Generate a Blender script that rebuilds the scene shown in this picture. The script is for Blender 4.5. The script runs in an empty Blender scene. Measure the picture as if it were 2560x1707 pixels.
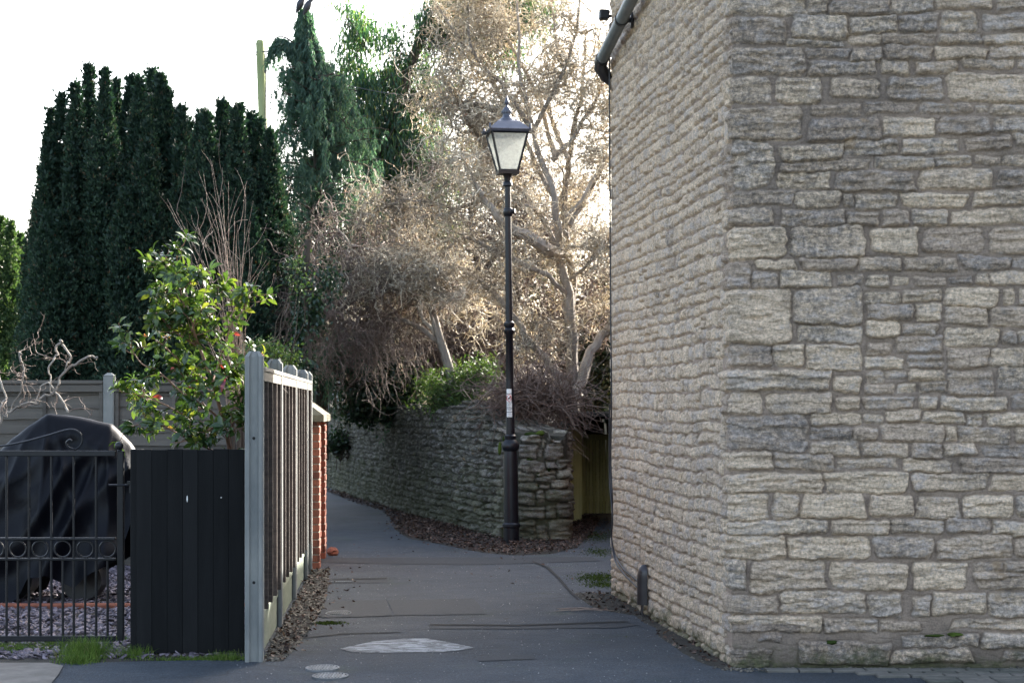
import bpy, math, random
import numpy as np
from mathutils import Vector, Matrix
R = math.radians
rng = np.random.default_rng(7)
random.seed(7)
S = bpy.context.scene
COL = S.collection

# ---------------------------------------------------------------- camera, sky, sun, exposure
FPX, HX, HY, CAMZ = 4541.0, 1280.0, 1020.0, 1.6
cd = bpy.data.cameras.new('camera'); cam = bpy.data.objects.new('camera', cd); COL.objects.link(cam)
cam.location = (0, 0, CAMZ); cam.rotation_euler = (R(90), 0, 0)
cd.sensor_width = 36; cd.lens = FPX / 2560 * 36; cd.shift_y = (HY - 853.5) / 2560
cd.clip_end = 2000; cd.clip_start = .1
cd.dof.use_dof = True; cd.dof.focus_distance = 12.5; cd.dof.aperture_fstop = 7
S.camera = cam
SUN_AZ, SUN_EL = R(36), R(27)          # azimuth to the right of the view direction
w = bpy.data.worlds.new('World'); S.world = w; w.use_nodes = True
nt = w.node_tree; bg = nt.nodes['Background']
sky = nt.nodes.new('ShaderNodeTexSky'); sky.sky_type = 'NISHITA'; sky.sun_disc = False
sky.sun_elevation = SUN_EL; sky.sun_rotation = SUN_AZ
sky.air_density = 1.0; sky.dust_density = 4.0; sky.ozone_density = 1.0
hsv = nt.nodes.new('ShaderNodeHueSaturation'); hsv.inputs['Saturation'].default_value = .78   # thin milky cloud
nt.links.new(sky.outputs[0], hsv.inputs['Color']); nt.links.new(hsv.outputs[0], bg.inputs[0]); bg.inputs[1].default_value = .15
sl = bpy.data.lights.new('sun', 'SUN'); so = bpy.data.objects.new('sun', sl); COL.objects.link(so)
sl.energy = 5.0; sl.angle = R(.5); sl.color = (1, .95, .87)
sv = Vector((math.sin(SUN_AZ) * math.cos(SUN_EL), math.cos(SUN_AZ) * math.cos(SUN_EL), math.sin(SUN_EL)))
so.rotation_euler = sv.to_track_quat('Z', 'Y').to_euler(); so.location = (20, 20, 20)
S.view_settings.view_transform = 'Standard'; S.view_settings.look = 'None'
S.view_settings.exposure = 2.3; S.view_settings.gamma = 1

# ---------------------------------------------------------------- helpers
def W(px, py, d):
    return Vector(((px - HX) / FPX * d, d, CAMZ - (py - HY) / FPX * d))
def WA(a):
    a = np.asarray(a, float)
    return np.stack([(a[:, 0] - HX) / FPX * a[:, 2], a[:, 2], CAMZ - (a[:, 1] - HY) / FPX * a[:, 2]], 1)
def gx(px, d): return (px - HX) / FPX * d

def tag(o, label=None, cat=None, group=None, kind=None):
    if label: o['label'] = label
    if cat: o['category'] = cat
    if group: o['group'] = group
    if kind: o['kind'] = kind
    return o
def thing(name, label, cat, loc=(0, 0, 0), rz=0, group=None):
    o = bpy.data.objects.new(name, None); COL.objects.link(o)
    o.location = loc; o.rotation_euler = (0, 0, rz); o.empty_display_size = .2
    return tag(o, label, cat, group)

def mk(name, V, F, mat=None, parent=None, attrs=None, smooth=False, mats=None, mi=None):
    """V (n,3); F list of int arrays (m,3) / (m,4) or one array. World coordinates: parent empties are undone."""
    V = np.asarray(V, np.float32)
    if isinstance(F, np.ndarray): F = [F]
    F = [np.asarray(f, np.int64) for f in F if len(f)]
    me = bpy.data.meshes.new(name)
    me.vertices.add(len(V)); me.vertices.foreach_set('co', V.ravel())
    tot = np.concatenate([np.full(len(f), f.shape[1]) for f in F])
    loops = np.concatenate([f.ravel() for f in F])
    me.loops.add(len(loops)); me.loops.foreach_set('vertex_index', loops.astype(np.int32))
    me.polygons.add(len(tot)); st = np.concatenate([[0], np.cumsum(tot)[:-1]])
    me.polygons.foreach_set('loop_start', st.astype(np.int32)); me.polygons.foreach_set('loop_total', tot.astype(np.int32))
    me.update(calc_edges=True)
    if smooth: me.polygons.foreach_set('use_smooth', np.ones(len(tot), bool))
    for k, a in (attrs or {}).items():
        a = np.asarray(a, np.float32)
        if a.ndim == 1:
            at = me.attributes.new(k, 'FLOAT', 'POINT'); at.data.foreach_set('value', a)
        else:
            at = me.attributes.new(k, 'FLOAT_COLOR', 'POINT'); at.data.foreach_set('color', a.ravel())
    o = bpy.data.objects.new(name, me); COL.objects.link(o)
    for m in (mats or ([mat] if mat else [])): me.materials.append(m)
    if mi is not None: me.polygons.foreach_set('material_index', np.asarray(mi, np.int32))
    me.validate()
    if parent:
        o.parent = parent
        p = parent; M = Matrix()
        if p.type == 'EMPTY': M = Matrix.Translation(p.location) @ p.rotation_euler.to_matrix().to_4x4()
        o.matrix_parent_inverse = M.inverted()
    return o

class MB:
    """collects plain shapes for one mesh"""
    def __init__(s): s.V = []; s.F = {3: [], 4: []}; s.n = 0; s.at = []
    def add(s, V, F, r=None):
        V = np.asarray(V, float)
        if isinstance(F, np.ndarray) or (len(F) and not isinstance(F[0], np.ndarray)):
            for f in F: s.F.setdefault(len(f), []).append(np.asarray(f) + s.n)
        else:
            for a in F:
                for f in a: s.F.setdefault(len(f), []).append(np.asarray(f) + s.n)
        s.V.append(V); s.n += len(V)
        s.at.append(np.full(len(V), random.random() if r is None else r))
        return s
    def hexa(s, P, r=None):   # 8 points: bottom 4 ccw, top 4 ccw
        return s.add(P, [(3, 2, 1, 0), (4, 5, 6, 7), (0, 1, 5, 4), (1, 2, 6, 5), (2, 3, 7, 6), (3, 0, 4, 7)], r)
    def box(s, c, sz, rz=0, r=None, bev=0.0, M=None):
        x, y, z = (a / 2 for a in sz)
        if bev:
            b = min(bev, x * .9, y * .9, z * .9)
            V = []; 
            for sx, sy, szz in [(-1,-1,-1),(1,-1,-1),(1,1,-1),(-1,1,-1),(-1,-1,1),(1,-1,1),(1,1,1),(-1,1,1)]:
                V += [(sx*(x-b), sy*(y-b), szz*z), (sx*(x-b), sy*y, szz*(z-b)), (sx*x, sy*(y-b), szz*(z-b))]
            F = [(9,6,3,0),(12,15,18,21),(1,4,16,13),(10,22,19,7),(5,8,20,17),(2,14,23,11),
                 (0,3,4,1),(3,6,8,5),(6,9,10,7),(9,0,2,11),(13,16,15,12),(17,20,18,15),(19,22,21,18),(23,14,12,21),
                 (1,13,14,2),(5,17,16,4),(7,19,20,8),(11,23,22,10),(0,1,2),(3,5,4),(6,7,8),(9,11,10),(12,14,13),(15,16,17),(18,20,19),(21,22,23)]
        else:
            V = [(-x,-y,-z),(x,-y,-z),(x,y,-z),(-x,y,-z),(-x,-y,z),(x,-y,z),(x,y,z),(-x,y,z)]
            F = [(3,2,1,0),(4,5,6,7),(0,1,5,4),(1,2,6,5),(2,3,7,6),(3,0,4,7)]
        V = np.array(V); ca, sa = math.cos(rz), math.sin(rz)
        V = np.stack([V[:,0]*ca - V[:,1]*sa, V[:,0]*sa + V[:,1]*ca, V[:,2]], 1)
        if M is not None: V = V @ np.array(M.to_3x3()).T
        return s.add(V + np.array(c), F, r)
    def tube(s, pts, rad, k=8, r=None, cap=True):
        pts = np.asarray(pts, float); rad = np.full(len(pts), rad) if np.isscalar(rad) else np.asarray(rad)
        V, F = tubes(pts[None], rad[None], k)
        V = V.reshape(-1, 3); F = list(map(tuple, F.reshape(-1, 4)))
        if cap:
            F.append(tuple(range(k))[::-1]); n = len(pts); F.append(tuple(range((n-1)*k, n*k)))
        return s.add(V, F, r)
    def lathe(s, prof, c=(0,0,0), k=20, r=None, tilt=(0,0)):
        a = np.arange(k) / k * 2 * math.pi; V = []
        for (rr, z) in prof:
            V.append(np.stack([c[0] + tilt[0]*z + rr*np.cos(a), c[1] + tilt[1]*z + rr*np.sin(a), np.full(k, c[2] + z)], 1))
        V = np.concatenate(V); F = []
        for i in range(len(prof)-1):
            for j in range(k):
                F.append((i*k+j, i*k+(j+1) % k, (i+1)*k+(j+1) % k, (i+1)*k+j))
        F.append(tuple(range(k))[::-1]); F.append(tuple(range((len(prof)-1)*k, len(prof)*k)))
        return s.add(V, F, r)
    def build(s, name, mat, parent=None, smooth=False, mats=None):
        me = bpy.data.meshes.new(name)
        V = np.concatenate(s.V)
        me.from_pydata([tuple(v) for v in V], [], [tuple(int(i) for i in f) for k in s.F for f in s.F[k]])
        at = me.attributes.new('rnd', 'FLOAT', 'POINT'); at.data.foreach_set('value', np.concatenate(s.at).astype(np.float32))
        if smooth:
            me.polygons.foreach_set('use_smooth', np.ones(len(me.polygons), bool))
            me.set_sharp_from_angle(angle=R(40))
        me.materials.append(mat); me.update()
        o = bpy.data.objects.new(name, me); COL.objects.link(o)
        if parent:
            o.parent = parent; p = parent; M = Matrix()
            if p.type == 'EMPTY': M = Matrix.Translation(p.location) @ p.rotation_euler.to_matrix().to_4x4()
            o.matrix_parent_inverse = M.inverted()
        return o

def tubes(P, rad, k=3):
    """P (B,n,3), rad (B,n) -> V (B*n*k,3), F quads"""
    B, n, _ = P.shape
    T = np.gradient(P, axis=1); T /= np.linalg.norm(T, axis=2, keepdims=True) + 1e-9
    ref = np.zeros((B, 1, 3)); m = T.mean(1); 
    ax = np.argmin(np.abs(m), axis=1); ref[np.arange(B), 0, ax] = 1
    A = np.cross(T, np.broadcast_to(ref, T.shape)); A /= np.linalg.norm(A, axis=2, keepdims=True) + 1e-9
    C = np.cross(T, A)
    an = np.arange(k) / k * 2 * math.pi
    V = P[:, :, None] + rad[:, :, None, None] * (A[:, :, None] * np.cos(an)[None, None, :, None] + C[:, :, None] * np.sin(an)[None, None, :, None])
    idx = np.arange(B * n * k).reshape(B, n, k)
    a = idx[:, :-1]; b = idx[:, 1:]
    F = np.stack([a, np.roll(a, -1, 2), np.roll(b, -1, 2), b], -1)
    return V.reshape(-1, 3), F.reshape(-1, 4)

def unit(a): return a / (np.linalg.norm(a, axis=-1, keepdims=True) + 1e-9)
def walk(st, dr, ln, n=8, wig=.35, droop=0.0, corr=.5, up=0.0):
    """wandering paths from start points -> (B,n+1,3)"""
    B = len(st); P = np.zeros((B, n + 1, 3)); P[:, 0] = st; d = unit(dr.copy()); c = np.zeros((B, 3))
    ln = np.broadcast_to(ln, (B,))
    for i in range(n):
        c = corr * c + rng.normal(0, wig, (B, 3)); d = unit(d + c + np.array([0, 0, up - droop]))
        P[:, i + 1] = P[:, i] + d * (ln / n)[:, None]
    return P
def pick(P, count, lo=.2, hi=1.0):
    """random points on paths, with their local direction"""
    B, n, _ = P.shape; b = rng.integers(0, B, count); t = rng.uniform(lo, hi, count) * (n - 1)
    i = np.minimum(t.astype(int), n - 2); f = (t - i)[:, None]
    return P[b, i] * (1 - f) + P[b, i + 1] * f, unit(P[b, i + 1] - P[b, i])
def taper(B, n, r0, r1): 
    t = np.linspace(0, 1, n)[None]; r0 = np.broadcast_to(r0, (B,))[:, None]
    return r0 * (1 - t) + r1 * t
def leaves(pos, dr, ln, wd, nrm=None, fold=.25):
    """diamond leaves folded along the midrib: 4 verts, 2 triangles"""
    N = len(pos); dr = unit(dr)
    if nrm is None: nrm = rng.normal(size=(N, 3))
    side = unit(np.cross(dr, nrm)); up = np.cross(side, dr)
    ln = np.broadcast_to(ln, (N,))[:, None]; wd = np.broadcast_to(wd, (N,))[:, None]
    V = np.stack([pos, pos + dr * ln * .45 + side * wd * .5 + up * wd * fold, pos + dr * ln,
                  pos + dr * ln * .45 - side * wd * .5 + up * wd * fold], 1)
    i = np.arange(N)[:, None] * 4
    F = np.concatenate([i + np.array([[0, 1, 2]]), i + np.array([[0, 2, 3]])])
    return V.reshape(-1, 3), F
def cat(parts):
    """join [(V,F,rnd or None)]"""
    Vs, Fs, As, n = [], {3: [], 4: []}, [], 0
    for p in parts:
        V, F = p[0], p[1]; Vs.append(V); Fs[F.shape[1]].append(F + n); n += len(V)
        As.append(p[2] if len(p) > 2 else rng.uniform(0, 1, len(V)))
    return np.concatenate(Vs), [np.concatenate(v) for v in Fs.values() if v], np.concatenate(As)

def _h(ix, iy, iz, seed):
    h = (ix.astype(np.int64) * 374761393 + iy.astype(np.int64) * 668265263 + iz.astype(np.int64) * 1274126177 + seed * 97531) & 0xffffffff
    h = ((h ^ (h >> 13)) * 1274126177) & 0xffffffff
    return ((h ^ (h >> 16)) & 0xffff) / 65535.0
def vn(x, y, seed=0, z=None):
    z = np.zeros_like(x) if z is None else z
    ix, iy, iz = np.floor(x), np.floor(y), np.floor(z); fx, fy, fz = x - ix, y - iy, z - iz
    fx, fy, fz = (f * f * (3 - 2 * f) for f in (fx, fy, fz))
    r = 0
    for a in (0, 1):
        for b in (0, 1):
            for c in (0, 1):
                r = r + _h(ix + a, iy + b, iz + c, seed) * (fx if a else 1 - fx) * (fy if b else 1 - fy) * (fz if c else 1 - fz)
    return r * 2 - 1
def fbm(x, y, o=4, seed=0):
    r = 0; a = .5
    for i in range(o): r = r + a * vn(x * 2 ** i, y * 2 ** i, seed + i * 11); a *= .5
    return r

# ---------------------------------------------------------------- materials
class NT:
    def __init__(s, name):
        s.m = bpy.data.materials.new(name); s.m.use_nodes = True; s.t = s.m.node_tree; s.b = s.t.nodes['Principled BSDF']
        s.out = s.t.nodes['Material Output']; s._co = None
    def n(s, ty, **k):
        nd = s.t.nodes.new(ty)
        for a, v in k.items(): setattr(nd, a, v)
        return nd
    def lk(s, a, b): s.t.links.new(a, b)
    def co(s):
        if s._co is None: s._co = s.n('ShaderNodeNewGeometry').outputs['Position']
        return s._co
    def map(s, sc):
        m = s.n('ShaderNodeMapping'); m.inputs['Scale'].default_value = sc; s.lk(s.co(), m.inputs[0]); return m.outputs[0]
    def noise(s, scale, det=4, rough=.6, vec=None, dist=0):
        nd = s.n('ShaderNodeTexNoise'); nd.inputs['Scale'].default_value = scale; nd.inputs['Detail'].default_value = det
        nd.inputs['Roughness'].default_value = rough; nd.inputs['Distortion'].default_value = dist
        s.lk(vec if vec is not None else s.co(), nd.inputs['Vector']); return nd.outputs['Fac']
    def vor(s, scale, vec=None, feat='F1', out='Distance'):
        nd = s.n('ShaderNodeTexVoronoi', feature=feat); nd.inputs['Scale'].default_value = scale
        s.lk(vec if vec is not None else s.co(), nd.inputs['Vector']); return nd.outputs[out]
    def ramp(s, fac, stops):
        nd = s.n('ShaderNodeValToRGB'); cr = nd.color_ramp
        while len(cr.elements) > 1: cr.elements.remove(cr.elements[-1])
        for i, (p, c) in enumerate(stops):
            e = cr.elements[0] if i == 0 else cr.elements.new(p); e.position = p
            e.color = (*c, 1) if not np.isscalar(c) else (c, c, c, 1)
        s.lk(fac, nd.inputs[0]); return nd.outputs[0]
    def mix(s, fac, a, b, mode='MIX'):
        nd = s.n('ShaderNodeMix', data_type='RGBA', blend_type=mode)
        for sock, v in ((nd.inputs[0], fac), (nd.inputs[6], a), (nd.inputs[7], b)):
            if isinstance(v, (int, float)): sock.default_value = v
            elif isinstance(v, tuple): sock.default_value = (*v, 1)
            else: s.lk(v, sock)
        return nd.outputs[2]
    def math(s, op, a, b=0.0, clamp=False):
        nd = s.n('ShaderNodeMath', operation=op, use_clamp=clamp)
        for sock, v in ((nd.inputs[0], a), (nd.inputs[1], b)):
            if isinstance(v, (int, float)): sock.default_value = v
            else: s.lk(v, sock)
        return nd.outputs[0]
    def attr(s, name, out='Fac'): return s.n('ShaderNodeAttribute', attribute_name=name).outputs[out]
    def bump(s, h, st=.5, dist=.01, prev=None):
        nd = s.n('ShaderNodeBump'); nd.inputs['Strength'].default_value = st; nd.inputs['Distance'].default_value = dist
        s.lk(h, nd.inputs['Height'])
        if prev is not None: s.lk(prev, nd.inputs['Normal'])
        s.lk(nd.outputs[0], s.b.inputs['Normal']); return nd.outputs[0]
    def base(s, c):
        if isinstance(c, tuple): s.b.inputs['Base Color'].default_value = (*c, 1)
        else: s.lk(c, s.b.inputs['Base Color'])
    def set(s, **k):
        for a, v in k.items():
            s.b.inputs[{'rough': 'Roughness', 'metal': 'Metallic', 'spec': 'Specular IOR Level', 'trans': 'Transmission Weight', 'coat': 'Coat Weight'}[a]].default_value = v

def M_simple(name, c1, c2, scale=8, rough=.8, bump=.3, bs=60, bd=.003, stretch=(1, 1, 1), metal=0, spec=.5):
    m = NT(name); v = m.map(stretch)
    f = m.noise(scale, 5, .65, v); r = m.attr('rnd')
    f2 = m.math('ADD', m.math('MULTIPLY', f, .75), m.math('MULTIPLY', r, .3))
    m.base(m.ramp(f2, [(.3, c1), (.75, c2)])); m.set(rough=rough, metal=metal, spec=spec)
    if bump: m.bump(m.noise(bs, 4, .7, v), bump, bd)
    return m.m
def M_leaf(name, cols, trans=.35, rough=.45, spec=.5, tcol=None):
    m = NT(name); c = m.ramp(m.attr('rnd'), cols); m.base(c); m.set(rough=rough, spec=spec)
    tr = m.n('ShaderNodeBsdfTranslucent'); mx = m.n('ShaderNodeMixShader'); mx.inputs[0].default_value = trans
    m.lk(m.mix(1, c, tcol or (1.6, 1.7, .7), 'MULTIPLY'), tr.inputs[0]) if True else None
    m.lk(m.b.outputs[0], mx.inputs[1]); m.lk(tr.outputs[0], mx.inputs[2]); m.lk(mx.outputs[0], m.out.inputs[0])
    return m.m

def stone_mat(name, cols, mortar, soot=.5, lichen=.5, moss=(0.0, 0.35), mossamt=1.0):
    m = NT(name); sep = m.n('ShaderNodeSeparateColor'); m.lk(m.attr('sc', 'Color'), sep.inputs[0])
    mask, r1, r2 = sep.outputs[0], sep.outputs[1], sep.outputs[2]
    strat = m.noise(3.0, 6, .7, m.map((2.2, 2.2, 11)), .6)
    fine = m.noise(55, 5, .75)
    f = m.math('ADD', m.math('MULTIPLY', r1, .62), m.math('MULTIPLY', strat, .38))
    c = m.ramp(f, cols)
    c = m.mix(.85, c, m.ramp(fine, [(.32, .38), (.5, 1.0), (.68, 1.5)]), 'MULTIPLY')
    c = m.mix(.6, c, m.ramp(m.noise(3.0, 6, .75, m.map((9, 9, 34))), [(.32, .38), (.47, .95), (.66, 1.4)]), 'MULTIPLY')
    # pale blue-grey lichen bloom and dark weathering, both in irregular patches
    li = m.ramp(m.math('ADD', m.noise(9, 6, .78, m.map((1, 1, 1.6))), m.math('MULTIPLY', r2, .12)), [(.56, 0.0), (.66, 1.0)])
    c = m.mix(m.math('MULTIPLY', li, lichen), c, m.ramp(fine, [(.3, (.31, .285, .28)), (.7, (.62, .57, .54))]))
    so_ = m.ramp(m.math('ADD', m.noise(2.2, 5, .7), m.math('ADD', m.math('MULTIPLY', r2, .15), m.math('MULTIPLY', m.attr('sc', 'Alpha'), .22))), [(.52, 0.0), (.70, 1.0)])
    grain = m.ramp(m.noise(30, 5, .8), [(.40, 0.0), (.58, 1.0)])
    c = m.mix(m.math('MULTIPLY', m.math('MULTIPLY', so_, grain), soot), c, (.085, .08, .075))
    rust = m.ramp(m.noise(4.5, 3, .6), [(.66, 0.0), (.74, 1.0)])
    c = m.mix(m.math('MULTIPLY', rust, .35), c, (.40, .25, .10))
    mo = m.mix(m.ramp(m.noise(90, 3, .8), [(.3, 0.0), (.7, 1.0)]), tuple(x * .72 for x in mortar), tuple(x * 1.25 for x in mortar))
    mo = m.mix(m.math('MULTIPLY', so_, soot * .5), mo, (.12, .11, .10))
    mo = m.mix(.7, mo, m.ramp(m.noise(5, 6, .75), [(.35, .6), (.6, 1.25)]), 'MULTIPLY')
    side = m.math('LESS_THAN', m.attr('sc', 'Alpha'), -.2)
    mo = m.mix(m.math('MULTIPLY', side, .8), mo, m.ramp(m.noise(40, 4, .7), [(.3, (.35, .265, .21)), (.7, (.51, .40, .32))]))
    c = m.mix(mask, mo, c)
    z = m.n('ShaderNodeSeparateXYZ'); m.lk(m.co(), z.inputs[0])
    g = m.math('SUBTRACT', m.noise(5, 5, .7), m.math('MULTIPLY', m.math('SUBTRACT', z.outputs[2], moss[0]), .5 / (moss[1] - moss[0] + 1e-6)))
    g = m.ramp(g, [(.30, 0.0), (.46, 1.0)])
    c = m.mix(m.math('MULTIPLY', g, mossamt * .75), c, m.ramp(m.noise(25, 4, .7), [(.35, (.035, .04, .022)), (.6, (.07, .085, .025)), (.75, (.16, .15, .11))]))
    m.base(c); m.set(rough=.93, spec=.25)
    n1 = m.bump(m.noise(14, 6, .75, m.map((1, 1, 3.2)), .3), 1.0, .022)
    n2 = m.bump(m.noise(110, 4, .8), .9, .005, n1)
    vv = m.ramp(m.vor(75), [(.0, 0.0), (.28, 1.0)])
    m.bump(vv, .25, .003, n2)
    return m.m

MAT = {}
MAT['stone'] = stone_mat('building_stone', [(.0, (.25, .20, .16)), (.25, (.385, .30, .232)), (.45, (.52, .405, .30)), (.65, (.64, .50, .36)), (.85, (.74, .585, .425)), (1, (.60, .41, .25))],
                         (.32, .25, .195), soot=.68, lichen=.5, moss=(0, .30))
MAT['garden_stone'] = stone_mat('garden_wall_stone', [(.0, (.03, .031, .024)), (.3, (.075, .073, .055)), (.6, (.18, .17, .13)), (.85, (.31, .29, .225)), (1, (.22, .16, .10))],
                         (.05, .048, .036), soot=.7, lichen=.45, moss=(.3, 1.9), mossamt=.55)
def asphalt():
    m = NT('asphalt'); big = m.noise(.7, 6, .7); med = m.noise(4, 6, .7); fine = m.noise(240, 3, .8)
    c = m.ramp(m.math('ADD', m.math('MULTIPLY', big, .6), m.math('MULTIPLY', med, .4)), [(.32, (.014, .021, .028)), (.5, (.030, .041, .054)), (.68, (.060, .071, .083))])
    c = m.mix(.8, c, m.ramp(fine, [(.3, .45), (.75, 1.7)]), 'MULTIPLY')
    c = m.mix(.8, c, m.ramp(m.noise(60, 5, .85, m.map((1, .35, 1))), [(.36, .45), (.5, 1.0), (.64, 1.9)]), 'MULTIPLY')
    sp = m.ramp(m.vor(42), [(.12, 1.0), (.2, 0.0)]); sp = m.math('MULTIPLY', sp, m.ramp(m.noise(28, 2, .5), [(.5, 0.0), (.6, 1.0)]))
    c = m.mix(m.math('MULTIPLY', sp, .7), c, (.24, .24, .23))
    ed = m.n('ShaderNodeTexVoronoi', feature='DISTANCE_TO_EDGE'); ed.inputs['Scale'].default_value = .8; dv = m.n('ShaderNodeVectorMath', operation='ADD'); nn = m.n('ShaderNodeTexNoise'); nn.inputs['Scale'].default_value = 3; nn.inputs['Detail'].default_value = 4; m.lk(m.co(), nn.inputs[0]); sc_ = m.n('ShaderNodeVectorMath', operation='SCALE'); sc_.inputs['Scale'].default_value = .5; m.lk(nn.outputs['Color'], sc_.inputs[0]); m.lk(m.co(), dv.inputs[0]); m.lk(sc_.outputs[0], dv.inputs[1]); m.lk(dv.outputs[0], ed.inputs['Vector'])
    crk = m.math('MULTIPLY', m.ramp(ed.outputs['Distance'], [(.0, 1.0), (.012, 0.0)]), m.ramp(m.noise(.9, 3, .6), [(.5, 0.0), (.58, 1.0)]))
    c = m.mix(m.math('MULTIPLY', crk, .8), c, (.012, .013, .012))
    blot = m.ramp(m.noise(2.3, 7, .8), [(.40, 0.0), (.60, 1.0)])
    c = m.mix(m.math('MULTIPLY', blot, .3), c, (.064, .068, .072))
    ms = m.ramp(m.noise(1.1, 7, .75), [(.57, 0.0), (.68, 1.0)])
    c = m.mix(m.math('MULTIPLY', ms, .45), c, (.035, .055, .025))
    c = m.mix(m.math('MULTIPLY', m.ramp(m.noise(9, 6, .8), [(.56, 0.0), (.66, 1.0)]), .4), c, (.07, .058, .045))
    m.base(c); m.set(rough=.82, spec=.4)
    n = m.bump(m.noise(90, 4, .85), 1.0, .008); n = m.bump(m.vor(60), .5, .005, n); m.bump(m.noise(1.6, 5, .6), .6, .06, n)
    return m.m
MAT['asphalt'] = asphalt()
MAT['patch'] = M_simple('asphalt_repair', (.012, .017, .022), (.044, .054, .066), 30, .85, .6, 150, .005)
MAT['crack'] = M_simple('crack_dirt', (.006, .007, .007), (.02, .02, .018), 30, .95, .6, 150, .005)
MAT['soil'] = M_simple('soil', (.018, .016, .011), (.06, .05, .034), 6, .95, .8, 40, .02)
MAT['ground'] = M_simple('rough_ground', (.03, .045, .018), (.09, .085, .045), 2, .95, .8, 20, .03)
MAT['concrete_slab'] = M_simple('concrete_slab', (.13, .115, .095), (.30, .27, .235), 5, .9, .5, 160, .003)
MAT['concrete'] = M_simple('post_concrete', (.12, .13, .13), (.29, .29, .265), 7, .9, .6, 140, .003, (1, 1, .35))
MAT['green_concrete'] = M_simple('algae_board', (.10, .13, .09), (.26, .29, .22), 8, .9, .5, 90, .003, (1, .3, 1))
MAT['fence_wood'] = M_simple('brown_fence_wood', (.04, .03, .024), (.14, .108, .088), 7, .85, .5, 60, .003, (1, .12, 5))
MAT['rail_wood'] = M_simple('weathered_rail', (.15, .14, .115), (.28, .26, .22), 8, .85, .4, 60, .003, (1, .2, 3))
MAT['grey_wood'] = M_simple('grey_fence_wood', (.060, .053, .045), (.135, .12, .10), 4, .85, .5, 50, .004, (.25, 1, 5))
MAT['black_wood'] = M_simple('black_stained_wood', (.004, .0045, .005), (.011, .0115, .012), 5, .7, .5, 60, .003, (3, 1, .3), spec=.15)
MAT['iron'] = M_simple('black_painted_iron', (.005, .0055, .007), (.014, .015, .018), 12, .38, .3, 120, .001, spec=.3)
def lampm():
    m = NT('lamp_paint'); ch = m.ramp(m.noise(16, 4, .8), [(.70, 0.0), (.73, 1.0)])
    m.base(m.mix(ch, m.ramp(m.noise(6), [(.3, (.004, .005, .008)), (.7, (.009, .011, .016))]), (.42, .42, .42))); m.set(rough=.35, spec=.35); m.bump(m.noise(60), .15, .002); return m.m
MAT['lamp'] = lampm()
MAT['lamp_roof'] = M_simple('sky_sheen_on_paint', (.045, .05, .07), (.09, .10, .13), 9, .3, .15, 60, .001)  # reflected sky on the lantern roof is put into the base colour
MAT['tarp'] = M_simple('black_tarpaulin', (.0025, .003, .005), (.006, .0065, .010), 3, .45, .3, 25, .006, spec=.14)
MAT['brick'] = M_simple('red_brick', (.10, .035, .022), (.33, .105, .055), 9, .9, .6, 110, .004)
MAT['mortar'] = M_simple('brick_mortar', (.16, .13, .10), (.32, .27, .21), 40, .95, .5, 120, .003)
MAT['coping'] = M_simple('mossy_coping', (.10, .09, .06), (.25, .22, .15), 9, .95, .7, 60, .008)
MAT['slate'] = M_simple('slate_chip', (.055, .045, .055), (.24, .20, .23), 30, .7, .3, 90, .002)
MAT['pebble'] = M_simple('pebbles', (.025, .022, .017), (.19, .17, .135), 12, .85, .3, 90, .002)
MAT['grit'] = M_simple('pale_grit', (.05, .05, .05), (.42, .42, .42), 12, .8, .2)
MAT['litter'] = M_leaf('dead_leaves', [(0, (.020, .013, .010)), (.5, (.055, .032, .024)), (.85, (.11, .065, .045)), (1, (.24, .17, .13))], .12, .7, .4, (1, .8, .5))
MAT['bark'] = M_simple('grey_bark', (.14, .12, .10), (.46, .41, .35), 12, .9, .8, 60, .01, (1, 1, .3))
MAT['dark_bark'] = M_simple('dark_bark', (.03, .024, .018), (.09, .07, .05), 12, .9, .8, 60, .01, (1, 1, .3))
MAT['twig'] = M_leaf('pale_twigs', [(0, (.14, .11, .08)), (.4, (.42, .36, .27)), (.7, (.80, .72, .58)), (.95, (.85, .77, .63)), (1, (.6, .34, .22))], .4, .5, .6, (1, 1, .95))
MAT['twig_dark'] = M_leaf('brown_twigs', [(0, (.08, .058, .05)), (.6, (.22, .165, .135)), (1, (.42, .33, .27))], .1, .7, .4, (1.1, 1, .8))
MAT['twig_red'] = M_leaf('red_brown_twigs', [(0, (.11, .075, .06)), (.6, (.25, .185, .15)), (1, (.42, .34, .28))], .1, .6, .35, (1.1, 1, .8))
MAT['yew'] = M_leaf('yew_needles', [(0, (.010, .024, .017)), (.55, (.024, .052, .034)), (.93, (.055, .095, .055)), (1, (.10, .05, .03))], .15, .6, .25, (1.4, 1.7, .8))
MAT['lit_conifer'] = M_leaf('sunlit_tone_needles', [(0, (.025, .05, .022)), (.5, (.06, .105, .04)), (1, (.14, .18, .07))], .3, .6, .3, (1.5, 1.7, .8))  # lighter than the yew: sunlight painted into the needle colour
MAT['cypress'] = M_leaf('cypress_sprays', [(0, (.035, .075, .055)), (.5, (.075, .135, .105)), (.9, (.15, .21, .14)), (1, (.17, .17, .07))], .4, .6, .3, (1.4, 1.7, 1.0))
MAT['gum'] = M_leaf('hanging_leaves', [(0, (.018, .055, .038)), (.55, (.04, .095, .06)), (.9, (.10, .15, .045)), (1, (.24, .23, .07))], .42, .4, .5, (1.7, 2.0, .8))
MAT['ivy'] = M_leaf('ivy_leaves', [(0, (.010, .026, .015)), (.7, (.025, .055, .028)), (1, (.06, .10, .04))], .2, .35, .5)
MAT['fresh'] = M_leaf('fresh_leaves', [(0, (.025, .055, .018)), (.6, (.06, .11, .03)), (1, (.13, .18, .05))], .3, .5, .4)
MAT['hedge'] = M_leaf('hedge_leaves', [(0, (.018, .03, .015)), (.6, (.045, .06, .03)), (1, (.11, .11, .06))], .25, .55, .4)
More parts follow.
